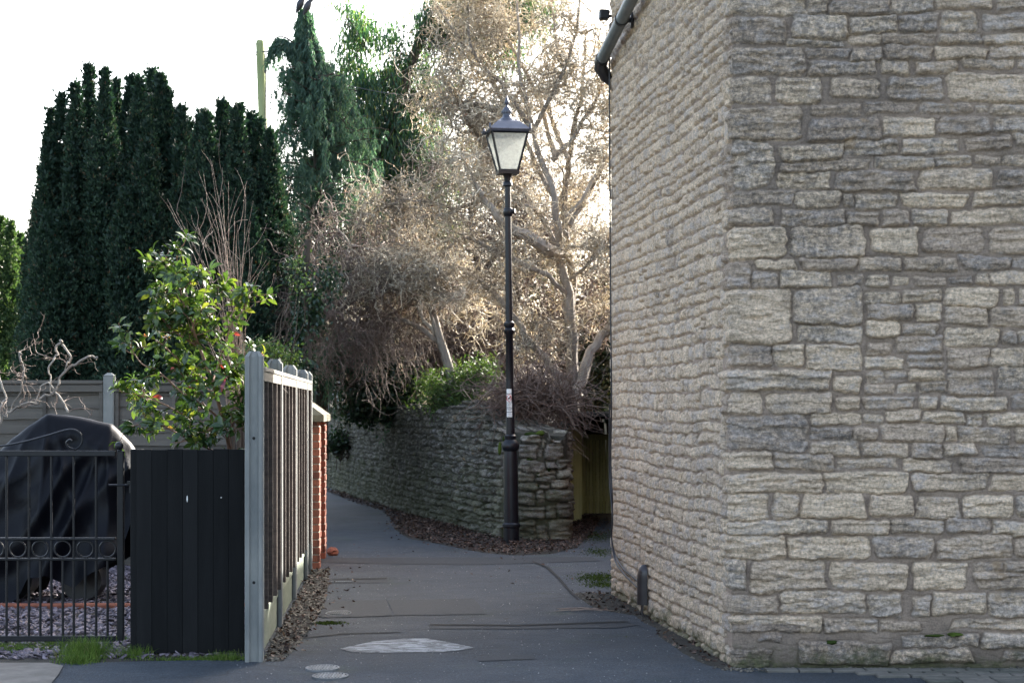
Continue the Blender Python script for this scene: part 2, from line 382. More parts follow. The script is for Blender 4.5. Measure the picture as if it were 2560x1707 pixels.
MAT['grass'] = M_leaf('grass_blades', [(0, (.06, .12, .015)), (.6, (.14, .24, .03)), (.9, (.25, .34, .07)), (1, (.34, .30, .14))], .45, .5, .4, (1.5, 1.6, .5))
MAT['moss'] = M_leaf('moss', [(0, (.02, .035, .008)), (1, (.07, .10, .018))], .1, .9, .1)
def laurel():
    m = NT('glossy_leaves'); r = m.attr('rnd')
    c = m.ramp(r, [(0, (.014, .036, .016)), (.5, (.032, .072, .022)), (.8, (.075, .125, .03)), (.95, (.15, .19, .05)), (.98, (.34, .10, .03)), (1, (.20, .04, .06))])
    m.base(c); m.set(rough=.22, spec=.6)
    tr = m.n('ShaderNodeBsdfTranslucent'); mx = m.n('ShaderNodeMixShader'); mx.inputs[0].default_value = .38
    m.lk(m.mix(1, c, (1.9, 1.6, .6), 'MULTIPLY'), tr.inputs[0])
    m.lk(m.b.outputs[0], mx.inputs[1]); m.lk(tr.outputs[0], mx.inputs[2]); m.lk(mx.outputs[0], m.out.inputs[0]); return m.m
MAT['laurel'] = laurel()
MAT['redstem'] = M_simple('reddish_stem', (.13, .055, .035), (.28, .16, .10), 20, .6, .2)
MAT['white'] = M_simple('white_label', (.66, .66, .64), (.82, .82, .80), 30, .5, .1)
MAT['red'] = M_simple('red_print', (.5, .04, .03), (.6, .06, .05), 30, .5, .1)
MAT['ink'] = M_simple('black_print', (.03, .03, .03), (.06, .06, .06), 30, .5, .1)
MAT['pipe'] = M_simple('grey_plastic_pipe', (.10, .115, .12), (.20, .22, .225), 6, .45, .3, 60, .002)
MAT['black_plastic'] = M_simple('black_plastic', (.012, .012, .014), (.028, .028, .032), 10, .4, .2)
MAT['brown_plastic'] = M_simple('dark_brown_plastic', (.022, .018, .020), (.045, .038, .042), 10, .35, .2)
MAT['bin_green'] = M_simple('green_plastic', (.03, .11, .075), (.06, .17, .12), 10, .4, .2)
MAT['gate_wood'] = M_simple('mossy_gate_wood', (.30, .33, .14), (.56, .60, .30), 5, .9, .6, 50, .004, (5, 5, .4))
MAT['pole'] = M_simple('algae_pole', (.20, .24, .10), (.46, .47, .26), 5, .9, .5, 30, .006, (4, 4, .3))
MAT['roof_slate'] = M_simple('roof_slate', (.10, .105, .115), (.23, .235, .25), 3, .7, .5, 40, .006)
MAT['render'] = M_simple('pale_render', (.38, .40, .42), (.52, .54, .56), 2, .9, .3, 60, .003)
MAT['feather'] = M_simple('black_feathers', (.012, .013, .018), (.03, .03, .038), 30, .45, .3)
def paint():
    m = NT('flaking_paint'); f = m.noise(7, 6, .75, m.map((.7, 3.6, 1)), .8)
    c = m.mix(m.ramp(f, [(.47, 0.0), (.52, 1.0)]), (.055, .06, .062), m.ramp(m.noise(60, 4, .8), [(.3, (.22, .24, .25)), (.7, (.42, .44, .46))]))
    m.base(c); m.set(rough=.8); m.bump(f, .6, .004); return m.m
MAT['paint'] = paint()
MAT['cover'] = M_simple('cast_iron_cover', (.09, .10, .105), (.22, .23, .235), 20, .55, .6, 70, .004, metal=.3)
def glassm():
    m = NT('dusty_glass'); f = m.noise(30, 4, .8); m.base(m.ramp(f, [(.35, (.42, .44, .43)), (.65, (.70, .72, .70))])); m.set(rough=.25, trans=.3)
    tb = m.n('ShaderNodeBsdfTransparent'); tr = m.n('ShaderNodeBsdfTranslucent'); tr.inputs[0].default_value = (.58, .60, .58, 1)
    a = m.n('ShaderNodeMixShader'); a.inputs[0].default_value = .55; m.lk(m.b.outputs[0], a.inputs[1]); m.lk(tr.outputs[0], a.inputs[2])
    b = m.n('ShaderNodeMixShader'); m.lk(m.ramp(f, [(.3, .45), (.75, .15)]), b.inputs[0]); m.lk(a.outputs[0], b.inputs[1]); m.lk(tb.outputs[0], b.inputs[2])
    m.lk(b.outputs[0], m.out.inputs[0]); return m.m
MAT['glass'] = glassm()
MAT['block'] = M_simple('block_paving', (.05, .055, .045), (.14, .13, .115), 9, .9, .6, 90, .004)

# ---------------------------------------------------------------- stone fields
def stonefield(U, V, stones, warp=.012, strata=.007, seed=3, wf=7.0, flat=None):
    """height, mask, r1, r2 of a rubble wall over coordinate grids (metres)"""
    Uw = U + warp * fbm(U * wf, V * wf, 3, seed) * 1.6 + .008 * vn(U * 30, V * 30, seed + 50); V_e = .006 * vn(U * 30 + 9, V * 42, seed + 51); Vw = V + warp * fbm(U * wf * .8 + 40, V * wf, 3, seed + 5) * 1.6 + V_e
    H = np.zeros(U.shape); Mk = np.zeros(U.shape); R1 = np.zeros(U.shape); R2 = np.zeros(U.shape)
    h_m = .0025 * fbm(U * 30, V * 30, 3, seed + 9)
    H += h_m
    u_ax = U[0]; v_ax = V[:, 0]
    q = fbm(U * 7, V * 34, 4, seed + 20); q2 = fbm(U * 24, V * 48, 3, seed + 30)
    for k, (u0, u1, v0, v1) in enumerate(stones):
        i0, i1 = np.searchsorted(v_ax, [v0 - .05, v1 + .05]); j0, j1 = np.searchsorted(u_ax, [u0 - .05, u1 + .05])
        if i1 <= i0 or j1 <= j0: continue
        r = np.random.default_rng(1000 + k + seed * 77)
        sl_ = (slice(i0, i1), slice(j0, j1)); u = Uw[sl_]; v = Vw[sl_]
        cu, cv = (u0 + u1) / 2, (v0 + v1) / 2; a, b = (u1 - u0) / 2 + (.0045 if flat else 0), (v1 - v0) / 2 + (.0045 if flat else 0)
        x = (u - cu); y = (v - cv) + r.normal(0, .02) * x
        aa = a * (1 + r.normal(0, .035) * (y / b)); bb = b * (1 + r.normal(0, .05) * (x / a))
        c = min(a, b) * r.uniform(.15, .55)
        dx = np.abs(x) - aa + c; dy = np.abs(y) - bb + c
        s = -(np.hypot(np.maximum(dx, 0), np.maximum(dy, 0)) + np.minimum(np.maximum(dx, dy), 0) - c)
        bul = r.uniform(.014, .034) * min(1, min(a, b) / .04); side_ = u0 < -.22 and flat; ed_ = .0075; gd_ = .007
        amp = r.uniform(.6, 1.9) * strata * (.4 if side_ else 1)
        if side_: bul = r.uniform(.010, .020); ed_ = .004; gd_ = .008
        ph = r.uniform(0, 1)
        h = bul * (1 - np.exp(-np.maximum(s, 0) / ed_)) + x * r.normal(0, .03) + y * r.normal(0, .05)
        if side_: h = h - .016 * (x / a) ** 2 - .003 * (y / b) ** 2 + x * r.normal(0, .09)
        h = h + amp * q[sl_] * 1.6 + amp * .5 * q2[sl_]
        lay = np.floor((y / b * r.uniform(.8, 2.2) + q[sl_] * 1.1 + ph) * 1.0)
        h = h + .004 * (np.mod(lay * 7.3, 2) - 1) * r.uniform(.0, 1.6) * (.3 if side_ else 1)
        m = np.clip(s / .006 + .5, 0, 1)
        g = -gd_ * np.exp(-((s + .002) / .0065) ** 2)
        cur = H[sl_]
        H[sl_] = np.where(s > -.02, np.where(m > 0, h_m[sl_] * (1 - m) + h * m, cur) + np.where(s > -.02, g, 0), cur)
        Mk[sl_] = np.maximum(Mk[sl_], m); R1[sl_] = np.where(m > .05, r.uniform(), R1[sl_]); R2[sl_] = np.where(m > .05, r.uniform(), R2[sl_])
    return H, Mk, R1, R2
def courses(u0, u1, v0, v1, hr, wr, gap, r):
    out = []; v = v0
    while v < v1:
        h = r.uniform(*hr); u = u0 - r.uniform(0, wr[1])
        while u < u1:
            w_ = r.uniform(*wr) * (1.3 if r.uniform() < .15 else 1)
            if h > .1 and r.uniform() < .22:
                t = r.uniform(.4, .6); out += [(u, u + w_ - gap, v, v + h * t - gap), (u, u + w_ - gap, v + h * t, v + h - gap)]
            else: out.append((u, u + w_ - gap * r.uniform(.6, 1.5), v + r.uniform(0, .01), v + h - gap * r.uniform(.6, 1.5)))
            u += w_
        v += h
    return out

# the front stones, read off course by course: x0,x1,y0,y1 in three strips (origin y 0 / 650 / 1200)
ZA = """725 1140 -40 80,1150 1270 0 75,1285 1610 0 75,1620 1850 0 70,1860 2165 0 50,2200 2420 0 50,725 1030 100 240,1068 1372 82 210,1390 1645 88 185,1660 1870 85 175,1890 2085 70 175,2120 2420 80 165,
1040 1345 222 252,1365 1560 200 250,1570 1860 195 245,1885 2115 190 240,2130 2420 190 245,725 1138 268 412,1150 1380 270 320,1390 1575 270 345,1590 1840 260 325,1868 2150 262 332,2165 2420 258 330,
1165 1530 345 420,1565 1718 335 410,1760 1980 340 405,2010 2290 340 385,2315 2420 340 385,720 945 432 570,975 1228 430 572,1280 1550 445 548,1600 1905 428 555,1930 2420 418 565,
740 1125 600 775,1170 1450 585 640,1470 1760 578 635,1785 2065 575 630,2090 2160 595 620,2175 2420 578 635,1165 1550 662 775,1570 1855 662 755,1872 2165 652 745,2190 2420 660 740,
690 965 785 1045,1000 1350 805 885,1360 1645 775 862,1675 1990 775 850,2030 2280 768 832,2305 2420 755 810,1000 1490 895 945,1520 1840 875 935,1850 2060 870 925,2085 2225 870 915,2235 2420 862 920,
990 1275 960 1040,1310 1750 955 1060,1780 2165 945 1050,2200 2420 950 1040,725 1082 1065 1140,1090 1330 1062 1150,1350 1408 1085 1155,1415 1640 1082 1160,1665 2030 1075 1145,2075 2420 1065 1140,
725 955 1160 1245,1000 1355 1165 1250,1375 1545 1185 1255,1562 1710 1170 1255,1735 1925 1165 1250,1950 2420 1165 1240,725 1032 1265 1440,1055 1465 1260 1428,1500 1762 1272 1405,1798 2125 1265 1405,2165 2420 1255 1405,
705 835 1460 1620,870 1085 1450 1500,1115 1420 1440 1500,1440 1672 1435 1505,1700 1978 1435 1500,2000 2285 1425 1490,2300 2420 1430 1485"""
ZB = """845 990 75 155,1005 1275 65 148,1320 1455 90 135,1480 1600 95 148,1630 1720 100 140,1750 1915 98 142,1940 2060 95 130,2090 2155 70 130,2165 2420 65 135,
718 1058 165 462,1075 1452 158 358,1475 1670 178 235,1685 1890 170 230,1915 2200 158 262,2235 2290 162 245,2320 2420 165 250,1485 1740 245 335,1760 1895 250 330,1920 2150 268 355,2170 2420 265 360,
1095 1452 372 460,1480 1660 345 425,1680 1870 352 418,1920 2210 378 478,2230 2305 388 465,2315 2420 390 465,725 955 475 590,970 1122 478 592,1140 1452 478 610,1490 1615 458 528,1640 1905 425 515,1935 2165 495 600,2175 2420 490 600,
1475 1675 545 605,1700 1905 530 600,735 1270 615 722,1295 1450 645 738,1480 1570 625 680,1580 1700 622 655,1712 1905 618 672,1930 2180 622 745,2215 2420 605 715,1480 1625 688 738,1650 1750 690 735,1775 1915 685 738,
722 895 742 855,925 1280 745 850,1310 1435 765 835,1462 1735 762 828,1770 1865 768 830,1892 2250 760 832,2285 2420 740 830,722 1145 868 1055,1170 1440 858 915,1460 1560 862 905,1585 1770 842 895,1785 2015 845 900,2030 2125 855 912,2150 2420 852 912,
1168 1400 935 995,1405 1535 935 995,1560 1915 912 1005,1925 1980 925 1000,1993 2275 925 1015,2310 2420 925 1005,1165 1432 1010 1085,1455 1700 1015 1090,1730 1905 1015 1095,1915 2085 1018 1085,2120 2420 1025 1090,
725 950 1072 1165,965 1290 1075 1155,1315 1640 1105 1150,1680 1950 1110 1170,2000 2420 1105 1180,735 1225 1188 1290,1245 1700 1175 1290,1735 2145 1185 1275,2165 2420 1200 1275"""
ZC = """745 930 78 220,960 1100 80 218,1118 1465 75 210,1500 1738 82 195,1765 1990 98 210,2018 2285 88 210,2310 2420 85 200,765 1255 228 305,1280 1600 225 300,1615 1905 222 290,1925 2155 215 295,2170 2420 235 315,
745 1030 312 435,1045 1490 320 435,1520 1845 315 425,1872 2282 312 430,2300 2420 330 430,748 808 445 605,838 1250 450 610,1285 1695 458 605,1735 2030 455 605,2075 2235 460 505,2245 2420 455 505,2085 2420 515 600,
755 980 640 740,1000 1470 620 735,1490 1670 630 755,1740 1830 650 750,1845 2135 625 740,2150 2420 625 755,765 1235 755 845,1250 1535 775 845,1550 1780 780 835,1955 2420 775 825,
895 1000 850 890,1105 1610 900 1020,1680 2100 865 930,2120 2420 850 930,780 960 940 1035,1620 2060 945 1010,2240 2420 950 1000"""
SC = 406.2; stones = []
for txt, oy in ((ZA, 0), (ZB, 650), (ZC, 1200)):
    for it in txt.replace('\n', '').split(','):
        a, b, c, d = map(float, it.split())
        f = lambda v: (1500 + v / 2.219 - 1830) / SC
        g = lambda v: CAMZ - (oy + v / 2.219 - HY) / SC
        u0 = f(a); 
        if a < 800:        # quoins turn the corner
            u0 = -random.choice([.05, .11, .17, .19])
            if u0 > -.15: stones.append((-.20, u0 - .012, g(d), g(c)))
        stones.append((u0, f(b), g(d), g(c)))
r0 = np.random.default_rng(5)
UR = f(2420)
stones += [(max(a, UR + .015), b, c, d) for (a, b, c, d) in courses(UR + .02, 6.2, -.05, 4.15, (.09, .2), (.25, .6), .022, r0) if b > UR + .08]
stones += courses(-.15, 6.2, 4.17, 5.6, (.09, .2), (.25, .6), .022, r0)
SIDE = 4.45
stones += [(a, min(b, -.205 + .0), c, d) for (a, b, c, d) in courses(-SIDE - .4, -.20, -.06, 5.6, (.065, .12), (.10, .24), .015, r0) if b > a and a < -.25]
CF = np.array([1.355, 11.18]); FF = np.array([.86, 15.6]); DS = (FF - CF) / np.linalg.norm(FF - CF)
NS = np.array([-DS[1], DS[0]]); NF = np.array([0.0, -1.0])
if NS[0] > 0: NS = -NS
ug = np.concatenate([np.arange(-SIDE, -.6, .010), np.arange(-.6, 1.87, .0068), np.arange(1.9, 6.2, .035)])
vg = np.concatenate([np.arange(-.06, 4.15, .0075), np.arange(4.15, 5.5, .014)])
U, V = np.meshgrid(ug, vg)
H, MK, R1, R2 = stonefield(U, V + .018 * vn(U * 1.6, V * .8, 61) * np.clip(-U * 2, 0, 1), stones, warp=.011, strata=.010, flat=True)
R1 = np.where(U < -.22, .48 + .42 * R1, .18 + .72 * R1)  # side stones set paler, warm bounce light put into their colour
R1 = np.where((U > -.02) & (U < .42) & (V < .27), R1 * .1, R1)
# side stones wander more
roundr = .035
tt = np.clip((U + roundr) / (2 * roundr), 0, 1)
NX = NS[0] * (1 - tt) + NF[0] * tt; NY = NS[1] * (1 - tt) + NF[1] * tt; L = np.hypot(NX, NY); NX /= L; NY /= L
bx = np.where(U < 0, CF[0] - U * DS[0] * 1.0, CF[0] + U); by = np.where(U < 0, CF[1] - U * DS[1], CF[1])
rnd_c = -.012 * np.exp(-(U / .03) ** 2)
bulge = .02 * fbm(U * .9, V * .9, 2, 77) - .03 * np.exp(-np.maximum(V - .0, 0) / .10) * np.clip(U * 3, 0, 1)   # eroded foot
HH = H * 1.0 + rnd_c + bulge
X = bx + NX * HH; Y = by + NY * HH
nv, nu = U.shape; idx = np.arange(nv * nu).reshape(nv, nu)
Fq = np.stack([idx[:-1, :-1], idx[:-1, 1:], idx[1:, 1:], idx[1:, :-1]], -1).reshape(-1, 4)
house = thing('stone_building', 'tall building of coursed grey and cream rubble stone filling the right side', 'building', (3.5, 13.4, 0))
GR = np.where(U > -.05, np.exp(-((U - .35) / .55) ** 2 - ((V - 3.35) / .95) ** 2) + 1.3 * np.exp(-((V - .05) / .14) ** 2), -.55)
sc = np.stack([MK, R1, R2, GR], -1).reshape(-1, 4)
mk('wall', np.stack([X, Y, V], -1).reshape(-1, 3), Fq, MAT['stone'], house, {'sc': sc}, smooth=True)
# hidden faces and roof
b = MB()
FR = (CF[0] + 6.2, CF[1]); BR = (7.4, 15.6)
b.hexa([(FF[0]+.01, FF[1]+.01, -.06), (BR[0], FF[1]+.01, -.06), (BR[0], FF[1]+.3, -.06), (FF[0]+.01, FF[1]+.3, -.06),
        (FF[0]+.01, FF[1]+.01, 5.45), (BR[0], FF[1]+.01, 5.45), (BR[0], FF[1]+.3, 5.45), (FF[0]+.01, FF[1]+.3, 5.45)])
b.hexa([(FR[0]-.1, FR[1]+.02, -.06), (FR[0]-.0, FR[1]+.02, -.06), (BR[0], BR[1], -.06), (BR[0]-.1, BR[1], -.06),
        (FR[0]-.1, FR[1]+.02, 5.45), (FR[0]-.0, FR[1]+.02, 5.45), (BR[0], BR[1], 5.45), (BR[0]-.1, BR[1], 5.45)])
b.build('rear_wall', MAT['stone'], house)
b = MB(); zr = 7.4
e = .22; ridge = 13.5
b.hexa([(.55, 10.95, 5.47), (7.8, 10.95, 5.47), (7.8, ridge, zr), (.55, ridge, zr), (.55, 10.95, 5.6), (7.8, 10.95, 5.6), (7.8, ridge, zr+.13), (.55, ridge, zr+.13)])
b.hexa([(.55, ridge+.003, zr), (7.8, ridge+.003, zr), (7.8, 16.15, 5.47), (.55, 16.15, 5.47), (.55, ridge+.003, zr+.13), (7.8, ridge+.003, zr+.13), (7.8, 16.15, 5.6), (.55, 16.15, 5.6)])
b.build('roof', MAT['roof_slate'], house)
b = MB(); b.add([(CF[0]+.02, CF[1]+.05, 5.4), (FF[0]+.02, FF[1], 5.4), (1.08, ridge, zr-.0), (CF[0]+.25, CF[1]+.05, 5.4), (FF[0]+.25, FF[1], 5.4), (1.33, ridge, zr)],
      [(0, 2, 1), (3, 4, 5), (0, 3, 5, 2), (1, 2, 5, 4), (0, 1, 4, 3)]); b.build('gable', MAT['stone'], house)
# point on the side wall for a pixel; off = distance out from the wall
def SW(px, py, off=.03):
    k = (px - HX) / FPX; # CF + t*DS : x = k*y
    t = (k * CF[1] - CF[0]) / (DS[0] - k * DS[1])
    d = CF[1] + t * DS[1]; p = W(px, py, d)
    return np.array([p.x + NS[0] * off, p.y + NS[1] * off, p.z])
# drainpipe
def SWo(t, z, off): return np.array([CF[0] + DS[0] * t + NS[0] * off, CF[1] + DS[1] * t + NS[1] * off, z])
b = MB(); P0 = SWo(4.36, 4.56, .11); P1 = SWo(1.4, 4.96, .11)
b.tube([P1, P0 * .94 + P1 * .06, P0], .05, 16)
pipe = b.build('drainpipe', MAT['pipe'], house, smooth=True)
b = MB(); b.tube([P0 * .97 + P1 * .03, P0, P0 + np.array([-.005, .03, -.05]), P0 + np.array([.05, .13, -.11]), P0 + np.array([.15, .16, -.17])], [.058, .058, .056, .054, .054], 14)
b.build('elbow', MAT['black_plastic'], pipe, smooth=True)
b = MB(); Pm = P0 * .66 + P1 * .34
b.tube([Pm, Pm + (P1 - P0) * .012], .058, 14); b.tube([Pm, Pm - np.array([NS[0], NS[1], 0]) * .10], .022, 8); b.box(Pm - np.array([NS[0], NS[1], 0]) * .085, (.02, .07, .12), 0, bev=.004)
b.build('bracket', MAT['black_plastic'], pipe, smooth=True)
# cable
def curve(pts, n=10):
    pts = np.array(pts, float); out = []
    for i in range(len(pts) - 1):
        p0 = pts[max(i-1, 0)]; p1 = pts[i]; p2 = pts[i+1]; p3 = pts[min(i+2, len(pts)-1)]
        for t in np.linspace(0, 1, n, endpoint=False):
            out.append(.5 * ((2*p1) + (-p0+p2)*t + (2*p0-5*p1+4*p2-p3)*t*t + (-p0+3*p1-3*p2+p3)*t**3))
    out.append(pts[-1]); return np.array(out)
for k, (dx, pts) in enumerate([(0, [(1535, 60), (1534, 200), (1535, 500), (1537, 800), (1539, 1000), (1537, 1150), (1541, 1250), (1539, 1340), (1548, 1385), (1568, 1420), (1592, 1440), (1612, 1458)]),
                               (1, [(1538, 1010), (1537, 1120), (1538, 1200), (1545, 1290), (1543, 1345), (1552, 1400), (1573, 1432), (1590, 1450), (1612, 1470)])]):
    b = MB(); b.tube(curve([SW(x, y, .035 + .012 * k) for x, y in pts]), .0075, 6); b.build('cable', MAT['black_plastic'], house, smooth=True)
b = MB()     # grey cable guard: a rounded half-round cover
t_g = 2.79
zs = np.linspace(.095, .40, 12); V_ = []; F_ = []
k = 10
for i, z in enumerate(zs):
    wv = .055 * math.sqrt(max(0.02, 1 - max(0, (z - .33) / .075) ** 2)); dp = .07 * math.sqrt(max(.05, 1 - max(0, (z - .30) / .11) ** 2))
    for j in range(k):
        a = math.pi * j / (k - 1); p = SWo(t_g + wv * math.cos(a), z, .015 + dp * math.sin(a)); V_.append(p)
for i in range(11):
    for j in range(k - 1): F_.append((i*k+j, i*k+j+1, (i+1)*k+j+1, (i+1)*k+j))
F_.append(tuple(range(11*k, 12*k))); F_.append(tuple(range(k))[::-1])
b.add(V_, F_); guard = b.build('cable_guard', MAT['brown_plastic'], house, smooth=True)
b = MB()
for q in range(6):
    x = t_g - .03 + q * .012; b.tube(curve([SWo(x, .12, .04), SWo(x + random.uniform(-.03, .03), .05, .05), SWo(x + random.uniform(-.05, .05), .01, .045)], 4), .004, 5)
b.build('cable_ends', MAT['black_plastic'], guard)
# moss cushions on the plinth
def lump(mb, c, r, sc=(1, 1, 1), seed=0, k=10, rough=.18):
    a = np.linspace(0, 2*math.pi, k*2, endpoint=False); ph = np.linspace(-math.pi/2, math.pi/2, k)
    A, Pp = np.meshgrid(a, ph); x = np.cos(Pp)*np.cos(A); y = np.cos(Pp)*np.sin(A); z = np.sin(Pp)
    q = 1 + rough * vn(x*1.7 + seed*3.1, y*1.7, seed, z*1.7 + 9) + rough*.5*vn(x*4 + seed, y*4, seed+1, z*4)
    V = np.stack([c[0] + x*q*r*sc[0], c[1] + y*q*r*sc[1], c[2] + z*q*r*sc[2]], -1).reshape(-1, 3)
    n = k*2; F = [(i*n+j, i*n+(j+1) % n, (i+1)*n+(j+1) % n, (i+1)*n+j) for i in range(k-1) for j in range(n)]
    mb.add(V, F)
b = MB()
for (px, py, w_, h_) in [(2335, 1588, .06, .009), (2385, 1585, .045, .012), (2080, 1605, .035, .012)]:
    p = W(px, py, 11.135); b = MB(); lump(b, p, 1, (w_, .025, h_), int(px), 8, .5); b.build('moss_patch', MAT['moss'], house, smooth=True)
# small black box lamp beyond the corner
sec = thing('outdoor_sensor', 'small black box held out from the far edge of the stone building near the pipe', 'sensor', tuple(W(1510, 40, 15.9)))
b = MB(); p = W(1510, 38, 15.75); b.box(p, (.085, .09, .085), .1, bev=.01); b.build('housing', MAT['black_plastic'], sec)
b = MB(); b.tube([p + Vector((.04, 0, -.01)), p + Vector((.14, .02, -.01))], .012, 8); b.build('bracket', MAT['black_plastic'], sec)
b = MB(); b.tube(curve([p + Vector((.03, 0, -.03)), p + Vector((.07, 0, .06)), p + Vector((.10, 0, -.05)), p + Vector((.05, 0, -.16)), p + Vector((.09, 0, -.30))], 6), .004, 5); b.build('wire', MAT['black_plastic'], sec)

# ---------------------------------------------------------------- ground, path, garden bank
def sheet(name, poly, z, mat, kind='structure', sub=0):
    V = [(x, y, z) for x, y in poly]; me = bpy.data.meshes.new(name); me.from_pydata(V, [], [tuple(range(len(V)))]); me.materials.append(mat)
    o = bpy.data.objects.new(name, me); COL.objects.link(o)
    if kind: o['kind'] = kind
    return o
sheet('ground', [(-400, -60), (400, -60), (400, 700), (-400, 700)], -.03, MAT['ground'])
sheet('path', [(-14, -8), (12, -8), (12, 30), (1.2, 30.5), (.3, 26), (-1.5, 30), (-3.1, 36), (-5.6, 46), (-9, 60), (-13, 60), (-9, 46), (-5.2, 30), (-2.5, 20), (-2.1, 18), (-1.72, 11.6), (-3.2, 11.35), (-14, 11.35)], 0, MAT['asphalt'])
sheet('driveway', [(-14, 11.36), (-3.2, 11.36), (-1.73, 11.61), (-2.11, 18), (-2.5, 20), (-14, 20)], -.004, MAT['soil'])
# concrete slab by the gate
xs = [(-9, 9.6), (-2.55, 9.6), (-2.72, 10.9), (-2.78, 11.25), (-2.9, 11.38), (-9, 11.42)]
sheet('driveway_slab', xs, .008, MAT['concrete_slab'])
# block paving at the foot of the front wall
b = MB()
for row, (y0, dy) in enumerate([(11.05, .10), (10.94, .105), (10.83, .105), (10.72, .105), (10.61, .105), (10.50, .105)]):
    x = 1.62 + (.10 if row % 2 else 0) + (0 if row else -.08)
    x += [0, .35, .55, .7, .8, .9][row]
    while x < 6.5:
        b.box((x + .1, y0, .0), (.192, dy - .012, .03 + random.uniform(-.002, .004)), random.uniform(-.012, .012), bev=.005); x += .203
tag(b.build('block_paving', MAT['block']), kind='structure')

def poly_px(name, pts, z, mat, jit=0):
    P = [W(x, y, FPX * CAMZ / (y - HY)) for x, y in pts]; out = []
    for i in range(len(P)):
        a, c = P[i], P[(i + 1) % len(P)]
        for t in np.linspace(0, 1, 5, endpoint=False):
            q = a.lerp(c, t); out.append((q.x + random.uniform(-jit, jit) * .3, q.y + random.uniform(-jit, jit)))
    return sheet(name, out, z, mat, None)
tag(poly_px('paint_patch', [(850, 1622), (893, 1612), (930, 1604), (1010, 1597), (1065, 1596), (1125, 1606), (1180, 1618), (1187, 1620), (1100, 1631), (980, 1631), (880, 1631)], .004, MAT['paint'], .008), 'worn patch of pale flaking paint on the asphalt in the middle of the path', 'paint mark')
tag(poly_px('trench_patch', [(1070, 1562), (1300, 1564), (1560, 1556), (1600, 1562), (1540, 1570), (1300, 1572), (1075, 1572)], .004, MAT['patch'], .006), kind='structure')
tag(poly_px('trench_gap', [(1075, 1561), (1300, 1563), (1560, 1554), (1580, 1556), (1300, 1566), (1075, 1564)], .008, MAT['crack'], .004), kind='structure')
tag(poly_px('square_patch', [(970, 1500), (1185, 1496), (1215, 1535), (1100, 1537), (985, 1538)], .004, MAT['patch'], .01), kind='structure')
tag(poly_px('left_patch', [(770, 1505), (965, 1500), (980, 1540), (810, 1545), (765, 1530)], .006, MAT['patch'], .01), kind='structure')
tag(poly_px('small_patch', [(1190, 1640), (1330, 1636), (1340, 1647), (1195, 1653)], .004, MAT['patch'], .005), kind='structure')
tag(poly_px('service_patch', [(818, 1449), (968, 1446), (970, 1456), (815, 1459)], .004, MAT['patch'], .004), kind='structure')
tag(poly_px('service_gap', [(830, 1448), (968, 1445.5), (968, 1448), (830, 1450)], .008, MAT['crack'], .002), kind='structure')
tag(poly_px('worn_strip', [(760, 1395), (1480, 1392), (1500, 1402), (1180, 1412), (900, 1408), (765, 1404)], .004, MAT['patch'], .012), kind='structure')
tag(poly_px('edge_crack', [(1330, 1402), (1372, 1418), (1400, 1445), (1425, 1475), (1448, 1500), (1443, 1500), (1420, 1477), (1394, 1447), (1366, 1420), (1328, 1404)], .008, MAT['crack'], .004), kind='structure')
tag(poly_px('long_crack', [(700, 1600), (860, 1583), (1000, 1580), (1000, 1581.5), (860, 1585), (702, 1602)], .004, MAT['crack'], .004), kind='structure')
# covers
def cover(px, py, rx, ry, label):
    d = FPX * CAMZ / (py - HY); p = W(px, py, d); t = thing('drain_cover', label, 'drain cover', (p.x, p.y, 0), group='small iron covers in the path')
    b = MB(); k = 28; a = np.arange(k) / k * 2 * math.pi
    def ring(s, z): return np.stack([p.x + rx*s*np.cos(a), p.y + ry*s*np.sin(a), np.full(k, z)], 1)
    V = np.concatenate([ring(1, -.01), ring(1, .010), ring(.9, .010), ring(.88, .005)]); F = [(i*k+j, i*k+(j+1) % k, (i+1)*k+(j+1) % k, (i+1)*k+j) for i in range(3) for j in range(k)]
    b.add(V, F); b.build('rim', MAT['cover'], t)
    b = MB(); V = np.concatenate([ring(.87, -.01), ring(.87, .006)]); F = [(j, (j+1) % k, k+(j+1) % k, k+j) for j in range(k)] + [tuple(range(k, 2*k))]; b.add(V, F)
    for q in range(-4, 5):
        xx = q * rx * .17; ln = ry * .8 * math.sqrt(max(0.05, 1 - (xx / rx) ** 2)); b.box((p.x + xx, p.y, .0085), (rx*.07, ln*1.8, .007))
    b.build('lid', MAT['cover'], t)
cover(846, 1534, .10, .18, 'oval iron cover farthest up the path, beside the fence debris')
cover(806, 1671, .105, .13, 'upper of the two ribbed iron covers at the bottom edge, right of the fence post')
cover(826, 1691, .11, .13, 'lower of the two ribbed iron covers at the bottom edge, nearest the camera')
cover(856, 1455.5, .11, .045, 'small flat iron cover set in the asphalt beside the brick pier')

# raised garden behind the curved wall
WALL = [(1262, 22.2), (1180, 23.6), (1100, 25.4), (1000, 28.4), (905, 32), (830, 36.3), (760, 42), (700, 50)]
wp = np.array([(gx(a, d), d) for a, d in WALL]); wp = curve(np.c_[wp, np.zeros(len(wp))], 8)[:, :2]
seg = np.r_[0, np.cumsum(np.linalg.norm(np.diff(wp, axis=0), axis=1))]; WL = seg[-1]
def wpos(u): return np.interp(u, seg, wp[:, 0]), np.interp(u, seg, wp[:, 1])
